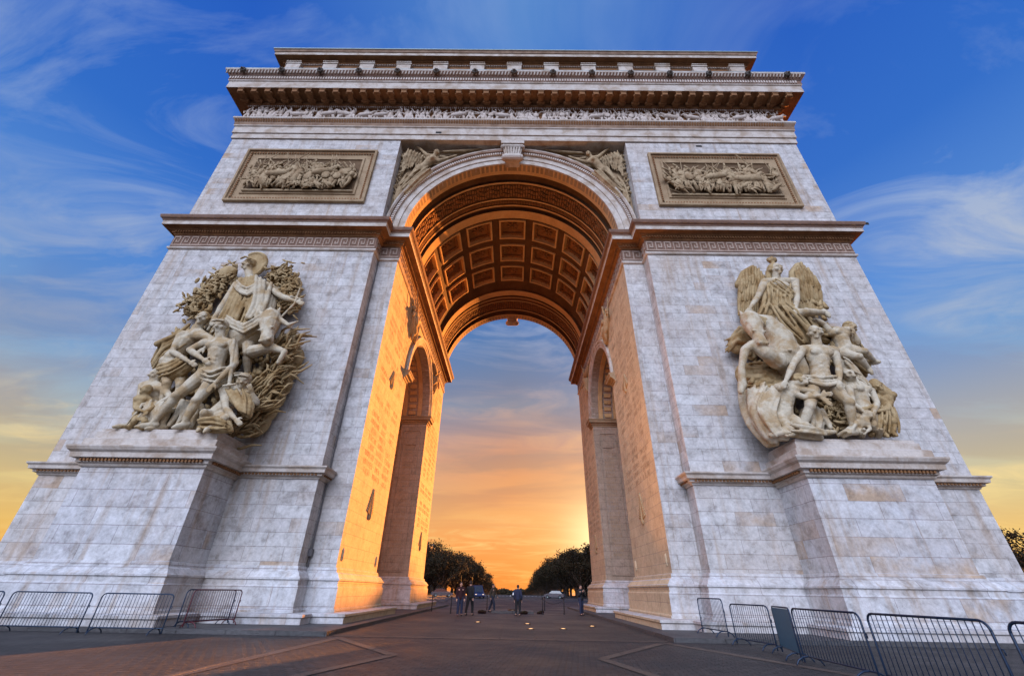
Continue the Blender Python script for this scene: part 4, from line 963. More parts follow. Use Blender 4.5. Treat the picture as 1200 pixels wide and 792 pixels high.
b = MB(); b.chain([P(352,337,-2.5), P(345,356,-2.6), P(325,376,-2.6)], [.05,.06,.05], 8); b.chain([P(340,347,-2.55), P(354,351,-2.55)], .05, 8); b.remesh('sword', M['sculpt'], LG, .04, 1)
# laurel masses
b = MB(); leaves(b, [P(268,320,-1.5), P(255,335,-1.5), P(240,348,-1.5), P(226,362,-1.5)], 420, .21, 4, .36); b.ell(P(267,320,-1.6), .55, .3, .5)
for k in range(5): b.ell(lerp_poly([P(266,322,-1.3), P(228,362,-1.3)], k/4), .6, .25, .55)
b.build('laurel_branches', M['ochre'], LG, True)
b = MB(); leaves(b, [P(320,322,-1.5), P(338,322,-1.5), P(342,340,-1.5), P(330,352,-1.5), P(346,360,-1.5)], 420, .21, 6, .34)
for k in range(5): b.ell(lerp_poly([P(325,324,-1.3), P(342,334,-1.3), P(336,358,-1.3)], k/4), .6, .25, .55)
b.build('laurel_branches', M['ochre'], LG, True)
# central warrior
b = MB(); J = fig(dict(head=(258,383,-3.0), chest=(257,409,-2.85), pelvis=(250,437,-2.8), sl=(240,402,-2.85), sr=(273,403,-2.85), el=(222,410,-3.0), al=(238,421,-3.25), er=(276,426,-3.1), ar=(252,449,-3.4), hl=(241,438), hr=(256,439), kl=(207,464,-3.2), fl=(178,497,-3.1), tl=(160,500,-3.3), kr=(230,470,-3.2), fr=(215,497,-3.15), tr=(203,501,-3.35)), -2.8)
body(b, J, 2.9, Vector((.1,-.9,-.2))); b.remesh('warrior_figure', M['sculpt'], LG, VX)
b = MB(); hd = J['head']; b.ell(hd+Vector((0,.05,.18)), .32, .36, .26); b.chain([hd+Vector((-.28,-.28,.18)), hd+Vector((0,-.36,.2)), hd+Vector((.28,-.28,.18))], .06, 8); b.remesh('helmet', M['sculpt'], LG, .035, 1)
b = MB(); drape(b, [P(240,432,-3.1), P(250,436,-3.2), P(264,430,-3.1)], [P(236,446,-3.1), P(250,452,-3.2), P(262,446,-3.1)], 7, .09, 8, .3); b.chain([P(274,398,-3.0), P(272,425,-3.2), P(268,455,-3.2)], [.10,.10,.08], 8); b.chain([P(262,452,-3.3), P(276,450,-3.3)], .06, 8); b.remesh('sheathed_sword', M['sculpt'], LG, .04, 1)
# man leaning behind, on the left
b = MB(); J = fig(dict(head=(238,373,-2.6), chest=(224,396,-2.4), pelvis=(203,420,-2.3), sl=(212,394,-2.5), sr=(240,394,-2.6), el=(202,412,-2.8), al=(222,424,-3.0), er=(254,400,-2.9), ar=(240,408,-3.0), hl=(197,424), hr=(211,428), kl=(196,450,-2.6), fl=(188,478,-2.5), kr=(212,452,-2.5), fr=(206,480,-2.4)), -2.3)
body(b, J, 2.8, Vector((.2,-.9,-.2))); b.remesh('leaning_figure', M['sculpt'], LG, VX)
b = MB(); hair(b, J['head'], 2.9, Vector((.2,-.9,-.2))); b.remesh('hair', M['ochre'], LG, .04, 1)
b = MB()
drape(b, [P(236,384,-2.0), P(212,392,-2.0), P(190,404,-1.9), P(180,424,-1.8)], [P(232,400,-2.3), P(212,410,-2.5), P(196,420,-2.4), P(184,436,-2.1)], 10, .12, 11, .4)
drape(b, [P(214,418,-2.7), P(200,426,-2.7), P(186,428,-2.5)], [P(222,428,-2.8), P(206,440,-2.8), P(188,446,-2.5)], 9, .10, 12, .4)
b.chain([P(184,403,-2.3), P(208,392,-2.4), P(222,380,-2.3)], [.15,.13,.08], 8); b.chain([P(181,424,-2.2), P(196,398,-2.3)], .10, 8)
b.remesh('wind_blown_cloak', M['ochre'], LG, .04, 1)
# seated woman and child, lower left
b = MB(); J = fig(dict(head=(184,439,-2.5), chest=(180,457,-2.4), pelvis=(182,478,-2.3), sl=(168,452,-2.5), sr=(192,456,-2.5), el=(163,468,-2.8), al=(174,476,-3.0), er=(200,466,-2.8), ar=(182,474,-3.0), hl=(176,480), hr=(188,482), kl=(166,482,-2.9), fl=(153,498,-2.8), kr=(192,486,-2.9), fr=(190,500,-2.8)), -2.3)
body(b, J, 2.5, Vector((-.5,-.8,-.2)), True); b.remesh('seated_woman', M['sculpt'], LG, VX)
b = MB(); hair(b, J['head'], 2.6, Vector((-.5,-.8,-.2))); b.remesh('hair', M['sculpt'], LG, .04, 1)
b = MB(); drape(b, [P(171,470,-2.8), P(163,484,-3.0), P(150,499,-2.9)], [P(196,472,-2.8), P(192,486,-3.0), P(182,501,-2.8)], 13, .11, 21, .3)
drape(b, [P(214,470,-2.4), P(210,484,-2.5), P(200,500,-2.5)], [P(232,474,-2.4), P(234,486,-2.5), P(228,502,-2.6)], 10, .13, 22, .3); b.remesh('skirts', M['sculpt'], LG, .04, 1)
b = MB(); J = fig(dict(head=(172,457,-3.0), chest=(168,470,-2.9), pelvis=(166,483,-2.8), sl=(160,467), sr=(176,469), el=(158,478,-3.1), al=(168,482,-3.3), er=(180,477,-3.1), ar=(172,483,-3.3), hl=(162,485), hr=(170,486), kl=(158,493,-3.2), fl=(152,501,-3.1), kr=(170,494,-3.2), fr=(168,502,-3.1)), -2.8)
body(b, J, 1.7, Vector((-.2,-.9,.1)), headscale=1.2); b.remesh('child_figure', M['ochre'], LG, .05)
# crouching man on the right
b = MB(); J = fig(dict(head=(285,446,-3.0), chest=(275,464,-2.75), pelvis=(257,484,-2.7), sl=(262,457,-2.8), sr=(288,460,-2.7), el=(265,479,-3.2), al=(276,491,-3.45), er=(301,472,-2.9), ar=(296,461,-3.2), hl=(250,488), hr=(262,490), kl=(240,484,-3.3), fl=(238,500,-3.0), kr=(264,491,-3.3), fr=(246,501,-3.3)), -2.75)
body(b, J, 2.7, Vector((.35,-.8,-.35))); b.remesh('crouching_figure', M['sculpt'], LG, VX)
b = MB(); hd = J['head']; b.ell(hd+Vector((0,.06,.16)), .30, .34, .25); b.chain([hd+Vector((-.26,-.3,.12)), hd+Vector((.06,-.38,.12)), hd+Vector((.3,-.2,.12))], .05, 8); b.remesh('helmet', M['sculpt'], LG, .035, 1)
b = MB(); drape(b, [P(263,458,-3.0), P(272,470,-3.1), P(284,482,-3.2)], [P(288,456,-2.9), P(294,470,-3.1), P(290,486,-3.2)], 9, .10, 31, .3); drape(b, [P(236,492,-3.3), P(252,488,-3.4), P(266,494,-3.4)], [P(234,502,-3.2), P(252,503,-3.4), P(268,503,-3.4)], 6, .10, 32, .3); b.remesh('tunic', M['ochre'], LG, .04, 1)
# ox
b = MB(); horse_head(b, P(318,370,-2.6), P(312,402,-3.2), [P(314,378,-2.4), P(300,386,-2.2), P(284,398,-1.9)], 1)
b.chain([P(326,373,-2.6), P(338,381,-2.7), P(350,376,-2.6)], [.16,.11,.03], 10); b.chain([P(308,370,-2.6), P(303,362,-2.5)], [.14,.04], 10)
b.capsule(P(296,412,-2.4), .34, P(318,407,-2.8), .24); b.capsule(P(318,407,-2.8), .24, P(334,412,-2.9), .13); b.capsule(P(334,412,-2.9), .14, P(326,425,-2.9), .10)
b.remesh('ox', M['sculpt'], LG, VX)
b = MB(); q = random.Random(9)
spine = [P(282,508,-1.7), P(300,486,-1.7), P(318,458,-1.7), P(330,428,-1.7), P(342,396,-1.7)]
for i in range(190):
    t = q.random(); c = lerp_poly(spine, t)+Vector((q.gauss(0,.35), q.uniform(-.5,.3), q.gauss(0,.3))); a_ = q.gauss(.75, .35); L = q.uniform(.8, 1.6); cu = q.uniform(-.5, .9)
    pts = [c+Vector((math.cos(a_+cu*(u-.5))*L*(u-.3), -.25*math.sin(u*2.5), math.sin(a_+cu*(u-.5))*L*(u-.3)-.35*u*u*L*q.uniform(.0,1))) for u in (0,.33,.66,1)]
    b.chain(pts, [.035,.065,.06,.025], 6)
for k in range(6): b.ell(lerp_poly([P(300,495,-1.2), P(322,460,-1.2), P(340,420,-1.2)], k/5), .75, .35, .75)
b.build('wheat_sheaf', M['ochre'], LG, True)
b = MB(); leaves(b, [P(330,398,-1.7), P(344,398,-1.7), P(340,420,-1.7)], 70, .24, 44, .25); b.build('oak_leaves', M['ochre'], LG, True)

filler('background_folds', LG, [(196,440,262,500,90,-1.9,-1.1),(206,385,262,440,80,-1.8,-1.1),(236,350,300,400,60,-1.6,-1.1),(262,405,322,470,90,-1.7,-1.1),(160,470,200,500,30,-1.9,-1.2)], 5, M['ochre'])

# ---- right group
RG = thing('sculpture_group', 'cream stone high-relief group with a winged figure above a horse, on the right pedestal', 'sculpture', P(985, 510, -2.3))
b = MB(); J = fig(dict(head=(909,316,-2.4), chest=(911,340,-2.1), pelvis=(916,366,-2.1), sl=(896,331,-2.2), sr=(931,330,-2.2), el=(888,348,-2.5), al=(879,361,-2.8), er=(934,348,-2.5), ar=(932,363,-2.8), hl=(909,370), hr=(923,370), kl=(915,392,-2.9), fl=(912,412,-2.6), kr=(944,366,-3.0), fr=(967,366,-2.6), tr=(972,371,-2.7)), -2.1)
body(b, J, 3.0, Vector((.25,-.95,-.15))); b.remesh('winged_figure', M['sculpt'], RG, VX)
b = MB(); hair(b, J['head']+Vector((-.04,.05,0)), 3.3, Vector((.3,-.9,0)), True); b.chain([J['head']+Vector((0,0,.30)), J['head']+Vector((-.02,-.02,.55))], [.12,.10], 8)
for k in range(7): b.ell(J['head']+Vector((.18*math.cos(k*.9), .1*math.sin(k*.9), .70+.06*(k % 2))), .11, .10, .15)
b.remesh('flaming_hair', M['ochre'], RG, .04, 1)
b = MB(); wing(b, None, [P(896,335,-1.7), P(889,322,-1.7), P(881,315,-1.6), P(872,320,-1.5), P(865,334,-1.4)], [P(894,360,-1.5), P(889,368,-1.5), P(880,370,-1.5), P(872,372,-1.4), P(864,370,-1.3)], 0, 3, 12, .13); b.build('wing', M['ochre'], RG, True)
b = MB(); wing(b, None, [P(930,335,-1.7), P(929,320,-1.7), P(935,312,-1.6), P(946,321,-1.5), P(956,336,-1.4)], [P(936,366,-1.5), P(944,372,-1.5), P(953,373,-1.5), P(960,371,-1.4), P(964,364,-1.3)], 0, 4, 13, .14); b.build('wing', M['ochre'], RG, True)
b = MB()
drape(b, [P(896,336,-2.3), P(898,352,-2.6), P(890,370,-2.5)], [P(926,334,-2.3), P(926,354,-2.6), P(936,372,-2.5)], 13, .10, 41, .4)
drape(b, [P(898,358,-2.6), P(910,376,-2.7), P(924,392,-2.6), P(938,406,-2.4)], [P(930,358,-2.6), P(946,372,-2.7), P(954,386,-2.5), P(956,398,-2.4)], 13, .12, 42, .6)
drape(b, [P(900,332,-2.45), P(914,344,-2.6), P(926,352,-2.6)], [P(908,328,-2.45), P(922,338,-2.6), P(930,346,-2.6)], 6, .08, 43, .3)
drape(b, [P(944,372,-2.3), P(960,382,-2.2), P(976,384,-2.0)], [P(948,386,-2.3), P(962,396,-2.2), P(974,398,-2.0)], 7, .12, 45, .5)
b.remesh('swirling_robe', M['ochre'], RG, .04, 1)
# horse
b = MB(); horse_head(b, P(878,372,-2.8), P(893,405,-3.3), [P(882,376,-2.7), P(899,381,-2.6), P(913,400,-2.5), P(916,418,-2.4)], 1)
b.capsule(P(916,412,-2.4), .85, P(930,440,-2.0), .8); b.chain([P(912,424,-2.8), P(898,414,-3.1), P(882,404,-3.0)], [.42,.34,.24], 12); b.chain([P(882,404,-3.0), P(873,410,-2.9), P(869,430,-2.8)], [.25,.22,.15], 12); b.capsule(P(869,430,-2.8), .16, P(870,452,-2.7), .20); b.capsule(P(870,450,-2.7), .22, P(868,459,-2.75), .14)
b.remesh('rearing_horse', M['sculpt'], RG, VX)
b = MB(); q = random.Random(13)
for i in range(26):
    t = i/25; a = lerp_poly([P(880,368,-2.9), P(896,372,-2.8), P(912,384,-2.7), P(924,404,-2.6)], t); b.chain([a, a+Vector((-.15+.1*q.random(), -.25, -.25)), a+Vector((-.3+.25*q.random(), -.2, -.65))], [.06,.07,.03], 8)
b.remesh('mane', M['ochre'], RG, .04, 1)
b = MB(); q = random.Random(17)
for i in range(16):
    a = P(874+q.uniform(-3,8), 384+q.uniform(-8,18), -1.8); e = P(852+q.uniform(-3,10), 402+q.uniform(-12,12), -1.4); b.chain([a, a.lerp(e, .5)+Vector((0,-.3,.2)), e], [.14,.11,.04], 8)
for k in range(6): b.ell(P(868+q.uniform(-5,6), 396+q.uniform(-8,10), -1.4), .45, .35, .45)
b.remesh('windswept_plumes', M['ochre'], RG, .045, 1)
# central young man
b = MB(); J = fig(dict(head=(955,390,-3.1), chest=(959,418,-2.9), pelvis=(962,446,-2.85), sl=(940,410,-2.9), sr=(977,411,-2.9), el=(929,428,-3.1), al=(921,446,-3.4), er=(983,430,-3.0), ar=(984,446,-3.3), hl=(952,449), hr=(971,449), kl=(949,477,-3.4), fl=(939,504,-3.1), tl=(925,510,-3.35), kr=(995,472,-3.3), fr=(1000,503,-3.0), tr=(1012,507,-3.3)), -2.85)
body(b, J, 3.0, Vector((-.55,-.8,-.05))); b.remesh('young_warrior_figure', M['sculpt'], RG, VX)
b = MB(); hair(b, J['head'], 3.0, Vector((-.55,-.8,0))); b.remesh('hair', M['sculpt'], RG, .04, 1)
b = MB(); drape(b, [P(944,440,-3.15), P(960,442,-3.25), P(978,440,-3.1)], [P(946,449,-3.15), P(964,454,-3.25), P(982,450,-3.1)], 6, .10, 51, .3)
drape(b, [P(984,418,-2.4), P(998,428,-2.3), P(1010,444,-2.3)], [P(990,432,-2.5), P(1002,442,-2.5), P(1008,458,-2.4)], 7, .12, 52, .4); b.remesh('loincloth', M['sculpt'], RG, .04, 1)
# old man clasping him
b = MB(); J = fig(dict(head=(938,446,-3.2), chest=(921,460,-2.9), pelvis=(918,488,-2.75), sl=(912,454,-2.9), sr=(931,455,-3.0), el=(944,466,-3.35), al=(962,463,-3.6), er=(950,458,-3.3), ar=(964,467,-3.6), hl=(912,490), hr=(924,491), kl=(926,503,-3.2), fl=(908,508,-3.0), kr=(944,499,-3.2), fr=(960,507,-2.9)), -2.75)
body(b, J, 2.65, Vector((.7,-.7,.1))); b.remesh('kneeling_figure', M['sculpt'], RG, VX)
b = MB(); hair(b, J['head'], 2.8, Vector((.7,-.7,.1))); b.remesh('hair', M['ochre'], RG, .04, 1)
b = MB()
drape(b, [P(896,452,-2.6), P(886,470,-2.7), P(884,486,-2.7), P(902,512,-2.8)], [P(916,460,-2.9), P(908,478,-3.0), P(910,494,-3.0), P(924,512,-3.2)], 11, .105, 61, .5)
drape(b, [P(870,460,-2.0), P(872,478,-2.1), P(882,500,-2.2), P(902,520,-2.4)], [P(898,448,-2.3), P(890,470,-2.6), P(894,492,-2.6), P(912,518,-2.7)], 11, .11, 62, .6)
drape(b, [P(946,480,-2.7), P(944,490,-2.8), P(942,502,-2.9)], [P(962,482,-2.7), P(970,492,-2.8), P(974,504,-2.9)], 7, .14, 63, .3)
drape(b, [P(926,496,-3.2), P(940,500,-3.4), P(962,506,-3.3)], [P(924,506,-3.2), P(940,508,-3.4), P(964,511,-3.3)], 4, .12, 64, .3)
b.remesh('flowing_drapery', M['sculpt'], RG, .045, 1)
b = MB(); q = random.Random(23)
for i in range(22):
    a = P(872+i*1.1, 428+q.uniform(-3,26), -2.0); b.chain([a, a+Vector((.5,-.25,-.1)), a+Vector((1.3,-.15,.15+q.uniform(-.2,.2)))], [.06,.09,.05], 8)
for k in range(5): b.ell(P(876+k*7, 440, -1.6), .6, .45, .7)
b.remesh('saddle_cloth', M['ochre'], RG, .045, 1)
b = MB(); leaves(b, [P(970,468,-2.3), P(984,486,-2.3), P(966,490,-2.3)], 120, .24, 77, .30); b.ell(P(975,484,-1.9), .8, .5, .9); b.build('laurel_branches', M['ochre'], RG, True)
# mourning woman with child and hunched figure
b = MB(); J = fig(dict(head=(994,440,-2.8), chest=(1006,458,-2.6), pelvis=(1012,482,-2.6), sl=(994,456,-2.7), sr=(1020,458,-2.5), el=(1000,474,-3.0), al=(1012,482,-3.2), er=(1028,472,-2.8), ar=(1024,484,-3.1), hl=(1006,485), hr=(1019,486), kl=(1002,497,-3.1), fl=(1010,508,-3.0), kr=(1022,498,-3.0), fr=(1030,508,-2.8)), -2.6)
body(b, J, 2.5, Vector((-.4,-.85,.3)), True); b.remesh('mother_figure', M['sculpt'], RG, VX)
b = MB(); hair(b, J['head'], 2.7, Vector((-.4,-.85,.3)), True); drape(b, [P(992,432,-2.6), P(1008,438,-2.4), P(1018,452,-2.4)], [P(1002,448,-2.7), P(1012,456,-2.7), P(1016,466,-2.7)], 6, .10, 70, .3); b.remesh('veil', M['sculpt'], RG, .04, 1)
b = MB(); J = fig(dict(head=(1026,452,-2.5), chest=(1036,464,-2.3), pelvis=(1038,484,-2.2), sl=(1028,462), sr=(1044,466), el=(1026,476,-2.8), al=(1016,478,-3.0), er=(1040,480,-2.7), ar=(1026,482,-3.0), hl=(1034,486), hr=(1042,487), kl=(1034,496,-2.8), fl=(1036,508,-2.6), kr=(1046,494,-2.7), fr=(1046,507,-2.5)), -2.2)
body(b, J, 2.3, Vector((-.5,-.8,-.3))); b.remesh('hunched_figure', M['ochre'], RG, VX)
b = MB(); hair(b, J['head'], 2.5, Vector((-.5,-.8,-.3))); drape(b, [P(1030,476,-2.7), P(1030,490,-2.9), P(1024,508,-2.8)], [P(1044,478,-2.4), P(1050,492,-2.5), P(1050,508,-2.5)], 10, .10, 71, .3); b.remesh('hooded_cloak', M['ochre'], RG, .04, 1)
b = MB(); J = fig(dict(head=(1016,486,-3.2), chest=(1010,494,-3.1), pelvis=(1002,502,-3.0), sl=(1006,490), sr=(1016,497), el=(1002,498,-3.3), al=(998,504,-3.4), er=(1020,502,-3.3), ar=(1014,507,-3.4), hl=(999,503), hr=(1004,505), kl=(992,505,-3.3), fl=(984,508,-3.2), kr=(998,507,-3.3), fr=(990,510,-3.2)), -3.0)
body(b, J, 1.5, Vector((.3,-.9,.3)), headscale=1.25); b.remesh('child_figure', M['sculpt'], RG, .05)
# fallen rider flung to the right
b = MB(); J = fig(dict(head=(996,384,-2.2), chest=(984,394,-2.3), pelvis=(990,410,-2.3), sl=(974,390,-2.4), sr=(997,395,-2.3), el=(966,380,-2.5), al=(957,374,-2.6), er=(1006,402,-2.5), ar=(1002,392,-2.7), hl=(984,414), hr=(996,410), kl=(1006,418,-2.7), fl=(1018,432,-2.4), tl=(1022,438,-2.4), kr=(1012,412,-2.7), fr=(1026,424,-2.3), tr=(1031,424,-2.4)), -2.3)
body(b, J, 2.5, Vector((.3,-.9,-.1))); b.remesh('falling_rider', M['sculpt'], RG, VX)
b = MB(); hair(b, J['head'], 2.8, Vector((.3,-.9,-.1)), True); drape(b, [P(978,400,-2.2), P(984,414,-2.1), P(996,428,-2.0), P(1008,434,-1.9)], [P(1000,398,-2.2), P(1010,412,-2.1), P(1016,426,-2.0), P(1016,438,-1.9)], 10, .11, 81, .4); b.remesh('fluttering_cloak', M['ochre'], RG, .04, 1)

filler('background_folds', RG, [(876,380,950,440,90,-1.7,-1.1),(880,440,950,505,110,-2.0,-1.1),(950,400,1010,500,110,-1.9,-1.1),(1000,450,1046,506,60,-1.9,-1.1),(900,350,970,400,60,-1.6,-1.1)], 6, M['ochre'])

# spandrel victories
for sx in (-1, 1):
    ctr = 600.5
    def Q(px, py, y=-.35, sx=sx):
        p = P(px, py, y); return Vector((p.x if sx < 0 else -p.x, p.y, p.z))
    nm = dict(head=(512,179,-.55), chest=(505,187,-.45), pelvis=(494,198,-.4), sl=(500,182,-.4), sr=(513,189,-.4), el=(494,176,-.4), al=(487,171,-.4), er=(524,186,-.45), ar=(535,182,-.45), hl=(491,197), hr=(499,201), kl=(481,208,-.45), fl=(469,221,-.3), tl=(466,227,-.3), kr=(484,213,-.45), fr=(473,226,-.3), tr=(468,231,-.3))
    J = {k: Q(*v) for k, v in nm.items()}
    b = MB(); body(b, J, 2.1, Vector((-sx*-.5 if sx < 0 else -.5,-.85,0)), True, hands=False)
    vs = b.v
    tf = b.remesh('flying_victory', M['relief'], arch, .05)
    b = MB()
    wing(b, None, [Q(498,186,-.3), Q(490,182,-.3), Q(480,178,-.25), Q(474,186,-.2)], [Q(494,198,-.2), Q(484,196,-.2), Q(475,200,-.2), Q(470,206,-.15)], 0, 5, 10, .09)
    drape(b, [Q(496,194,-.45), Q(484,204,-.4), Q(470,216,-.3)], [Q(506,200,-.45), Q(490,214,-.4), Q(474,230,-.3)], 7, .10, 91, .4)
    drape(b, [Q(476,204,-.2), Q(468,216,-.2), Q(462,234,-.15)], [Q(484,214,-.2), Q(474,226,-.2), Q(464,240,-.15)], 6, .10, 92, .5)
    b.chain([Q(520,178,-.3), Q(545,177,-.3), Q(566,174.5,-.2)], [.10,.12,.06], 8); b.chain([Q(516,184,-.3), Q(534,186,-.3), Q(550,180,-.2)], [.12,.10,.06], 8)
    leaves(b, [Q(476,176,-.2), Q(470,196,-.2), Q(462,226,-.2)], 50, .2, 93, .15, .1)
    b.remesh('victory_drapery', M['relief'], tf, .045, 1)

BULK = 1.0
# ------------------------------------------------------------------ barriers
def barrier(name, label, a, c, mat, panel=False, z=0.0, tilt=0.0, skew=0):
    a, c = Vector((a[0], a[1], 0)), Vector((c[0], c[1], 0)); mid = (a+c)/2; L = (c-a).length; d = (c-a).normalized(); h = 1.08
    t = thing(name, label, 'barrier', (mid.x, mid.y, z), math.atan2(d.y, d.x), 'crowd barriers in front of the arch')
    b = MB(); R = .13; pts = []
    for cx, cz, a0 in ((-L/2+R, .18+0, 0),): pass
    x0, x1, z0, z1 = -L/2+.03, L/2-.03, .17, h
    corners = [((x0+R, z1-R), PI, PI/2), ((x1-R, z1-R), PI/2, 0)]
    pts = [(x0, 0, .05), (x0, 0, z1-R)]
    for (cx, cz), s0, s1 in corners:
        for k in range(6):
            aa = s0+(s1-s0)*k/5; pts.append((cx+R*math.cos(aa), 0, cz+R*math.sin(aa)))
    pts += [(x1, 0, z1-R), (x1, 0, .05)]
    b.chain(pts, .019, 8); b.chain([(x0, 0, z0), (x1, 0, z0)], .016, 8); b.build('frame', mat, t, True)
    if panel:
        b = MB(); b.box(x0+.02, x1-.02, -.012, .012, z0+.01, z1-.03); b.build('panel', M['steelpanel'], t)
    else:
        n = int((x1-x0)/.105)
        for k in range(1, n):
            b = MB(); x = x0+(x1-x0)*k/n; b.capsule((x,0,z0), .0075, (x,0,z1-.01), .0075, 6, 1); b.build('bar', mat, t, True)
    for x in (x0+.22, x1-.22):
        b = MB(); b.chain([(x, -.30, .02), (x, -.24, .10), (x, -.12, .16), (x, 0, .17), (x, .12, .16), (x, .24, .10), (x, .30, .02)], .017, 8); b.build('foot', mat, t, True)
    hk = MB(); hk.chain([(x1, 0, .75), (x1+.05, 0, .75), (x1+.05, 0, .69)], .01, 6); hk.build('hook', mat, t, True)
    return t
st = M['steel']
barrier('crowd_barrier', 'dark steel crowd barrier cut by the left edge of the photo', (-18.6,-4.9), (-16.0,-4.95), st)
barrier('crowd_barrier', 'dark steel crowd barrier, second from the left edge, in front of the left pedestal', (-15.8,-4.95), (-13.0,-5.1), st)
barrier('crowd_barrier', 'dark steel crowd barrier by the inner corner of the left pedestal, third from the left', (-12.75,-5.1), (-10.45,-5.0), st)
barrier('crowd_barrier', 'dark steel crowd barrier turned in toward the left leg, standing on the granite step', (-10.6,-4.3), (-10.1,-2.15), st, z=.13)
barrier('crowd_barrier', 'worn dark red steel barrier overlapping the one turned in at the left leg', (-10.3,-4.4), (-9.85,-2.2), M['redsteel'], z=.13)
barrier('crowd_barrier', 'farthest of the right-hand barriers, standing on the step against the right leg', (7.3,-2.35), (7.4,-4.3), st, z=.13)
barrier('crowd_barrier', 'dark steel barrier between the one on the step and the solid blue panel', (7.45,-4.65), (7.7,-6.6), st)
barrier('crowd_barrier', 'barrier faced with a solid blue panel instead of bars', (7.72,-6.75), (7.15,-8.65), st, True)
barrier('crowd_barrier', 'dark steel barrier running toward the camera from the solid blue panel', (7.1,-8.8), (7.0,-11.3), st)
barrier('crowd_barrier', 'near dark steel barrier in front of the right pedestal, second from the right edge', (7.0,-11.45), (7.15,-13.7), st)
barrier('crowd_barrier', 'nearest dark steel barrier cut by the right edge of the photo', (7.2,-13.85), (7.5,-16.2), st)

# ------------------------------------------------------------------ people
def person(label, x, y, rz, top, legs, pose=0, s=.98, hairm='hair', bag=False):
    t = thing('person', label, 'person', (x, y, 0), rz)
    V_ = Vector
    st = .16 if pose == 1 else .03
    J = dict(head=(0,-.02,1.66), chest=(0,0,1.33), pelvis=(0,0,.98), sl=(-.18,0,1.42), sr=(.18,0,1.42), hl=(-.09,0,.94), hr=(.09,0,.94),
             kl=(-.11,-st-.02,.52), kr=(.11,st-.02,.52), fl=(-.12,-st*1.3,.08), fr=(.12,st*2.0,.10))
    if pose == 0: J.update(el=(-.25,.02,1.14), al=(-.24,-.10,.90), er=(.25,.02,1.14), ar=(.24,-.08,.90))
    elif pose == 1: J.update(el=(-.24,.12,1.15), al=(-.22,.06,.90), er=(.24,-.10,1.15), ar=(.22,-.26,.98))
    else: J.update(el=(-.24,-.06,1.16), al=(-.08,-.26,1.36), er=(.24,-.06,1.16), ar=(.08,-.26,1.36))
    J = {k: V_(v)*s for k, v in J.items()}
    for k in ('hl','hr'): pass
    b = MB(); body(b, J, s, Vector((0,-1,0))); b.remesh('body', M['skin'], t, .012, 1)
    b = MB(); b.capsule(J['chest']+V_((0,0,.08)), .155*s, J['pelvis']+V_((0,0,-.02)), .165*s, 14); b.capsule(J['sl'], .085*s, J['sr'], .085*s, 10)
    b.ell(J['chest'], .20*s, .145*s, .20*s)
    for k in 'lr': b.chain([J['s'+k], J['e'+k], J['e'+k].lerp(J['a'+k], .9)], [.082*s,.068*s,.05*s], 10)
    b.remesh('jacket', top, t, .016, 1)
    b = MB(); b.capsule(J['hl'], .13*s, J['hr'], .13*s, 12)
    for k in 'lr': b.chain([J['h'+k], J['k'+k], J['f'+k]+V_((0,0,.03))], [.115*s,.085*s,.068*s], 12)
    b.remesh('trousers', legs, t, .016, 1)
    for k in 'lr':
        b = MB(); f = J['f'+k]; b.capsule(f+V_((0,.03,-.035)), .05*s, f+V_((0,-.17,-.045)), .042*s, 10); b.build('shoe', M['cloth_black'], t, True)
    b = MB(); b.ell(J['head']+V_((0,.02,.035))*s, .092*s, .105*s, .105*s); b.build('hair', M[hairm], t, True)
    if bag:
        b = MB(); b.ell(V_((0,.20,1.22))*s, .15*s, .10*s, .22*s); b.chain([V_((-.12,.08,1.42))*s, V_((-.13,-.14,1.36))*s, V_((-.13,-.12,1.15))*s], .02, 6); tag(b.build('backpack', M['cloth_burgundy'], None, True), 'dark backpack worn by the person under the arch', 'backpack').location = (x, y, 0)
    return t
person('person in a dark red jacket, left one of the pair under the far end', -2.72, 8.9, .2, M['cloth_burgundy'], M['cloth_navy'], 0)
person('person in a black coat, right one of the pair under the far end', -2.22, 9.9, 2.9, M['cloth_black'], M['cloth_black'], 1, 1.02)
person('person in dark clothes, alone in the middle of the view through the arch', .76, 10.3, 3.0, M['cloth_navy'], M['cloth_black'], 0, .93)
person('small figure in a khaki coat beside the low slab, left of the middle', -1.0, 14.6, 1.2, M['cloth_khaki'], M['cloth_denim'], 1, .98)
person('person in a dark coat photographing next to the right far leg', 5.0, 12.3, .6, M['cloth_black'], M['cloth_navy'], 2)

# ------------------------------------------------------------------ bollards, lamps in the paving, slab with flowers
def bollard():
    t = thing('bollard', 'black iron bollard under the far end of the arch', 'bollard')
    b = MB(); b.capsule((0,0,.0), .06, (0,0,.06), .055, 12); b.capsule((0,0,.05), .035, (0,0,.86), .03, 12); b.build('post', M['iron'], t, True)
    b = MB(); b.ell((0,0,.92), .055, .055, .06); b.build('finial', M['iron'], t, True); return t
bp_ = bollard(); spots = [(-5.3,14.6,'black iron bollard beside the foot of the left far leg'), (-3.6,11.8,'black iron bollard left of the pair of people'), (2.46,12.8,'black iron bollard right of the lone person in the middle'), (3.95,13.2,'black iron bollard nearer to the right far leg'), (-1.6,19.0,'black iron bollard behind the pair, left of the low slab'), (3.0,19.0,'black iron bollard behind the low slab on its right')]
for i, (x, y, lb) in enumerate(spots):
    o = bp_ if i == 0 else copy_tree(bp_); o.location = (x, y, 0); o['label'] = lb; o['group'] = 'bollards round the slab under the arch'
def chain_between(a, c, lb):
    b = MB(); pts = [Vector((a[0],a[1],.84)).lerp(Vector((c[0],c[1],.84)), k/10)-Vector((0,0,.25*math.sin(PI*k/10))) for k in range(11)]; b.chain(pts, .012, 6); tag(b.build('chain', M['iron'], None, True), lb, 'chain')
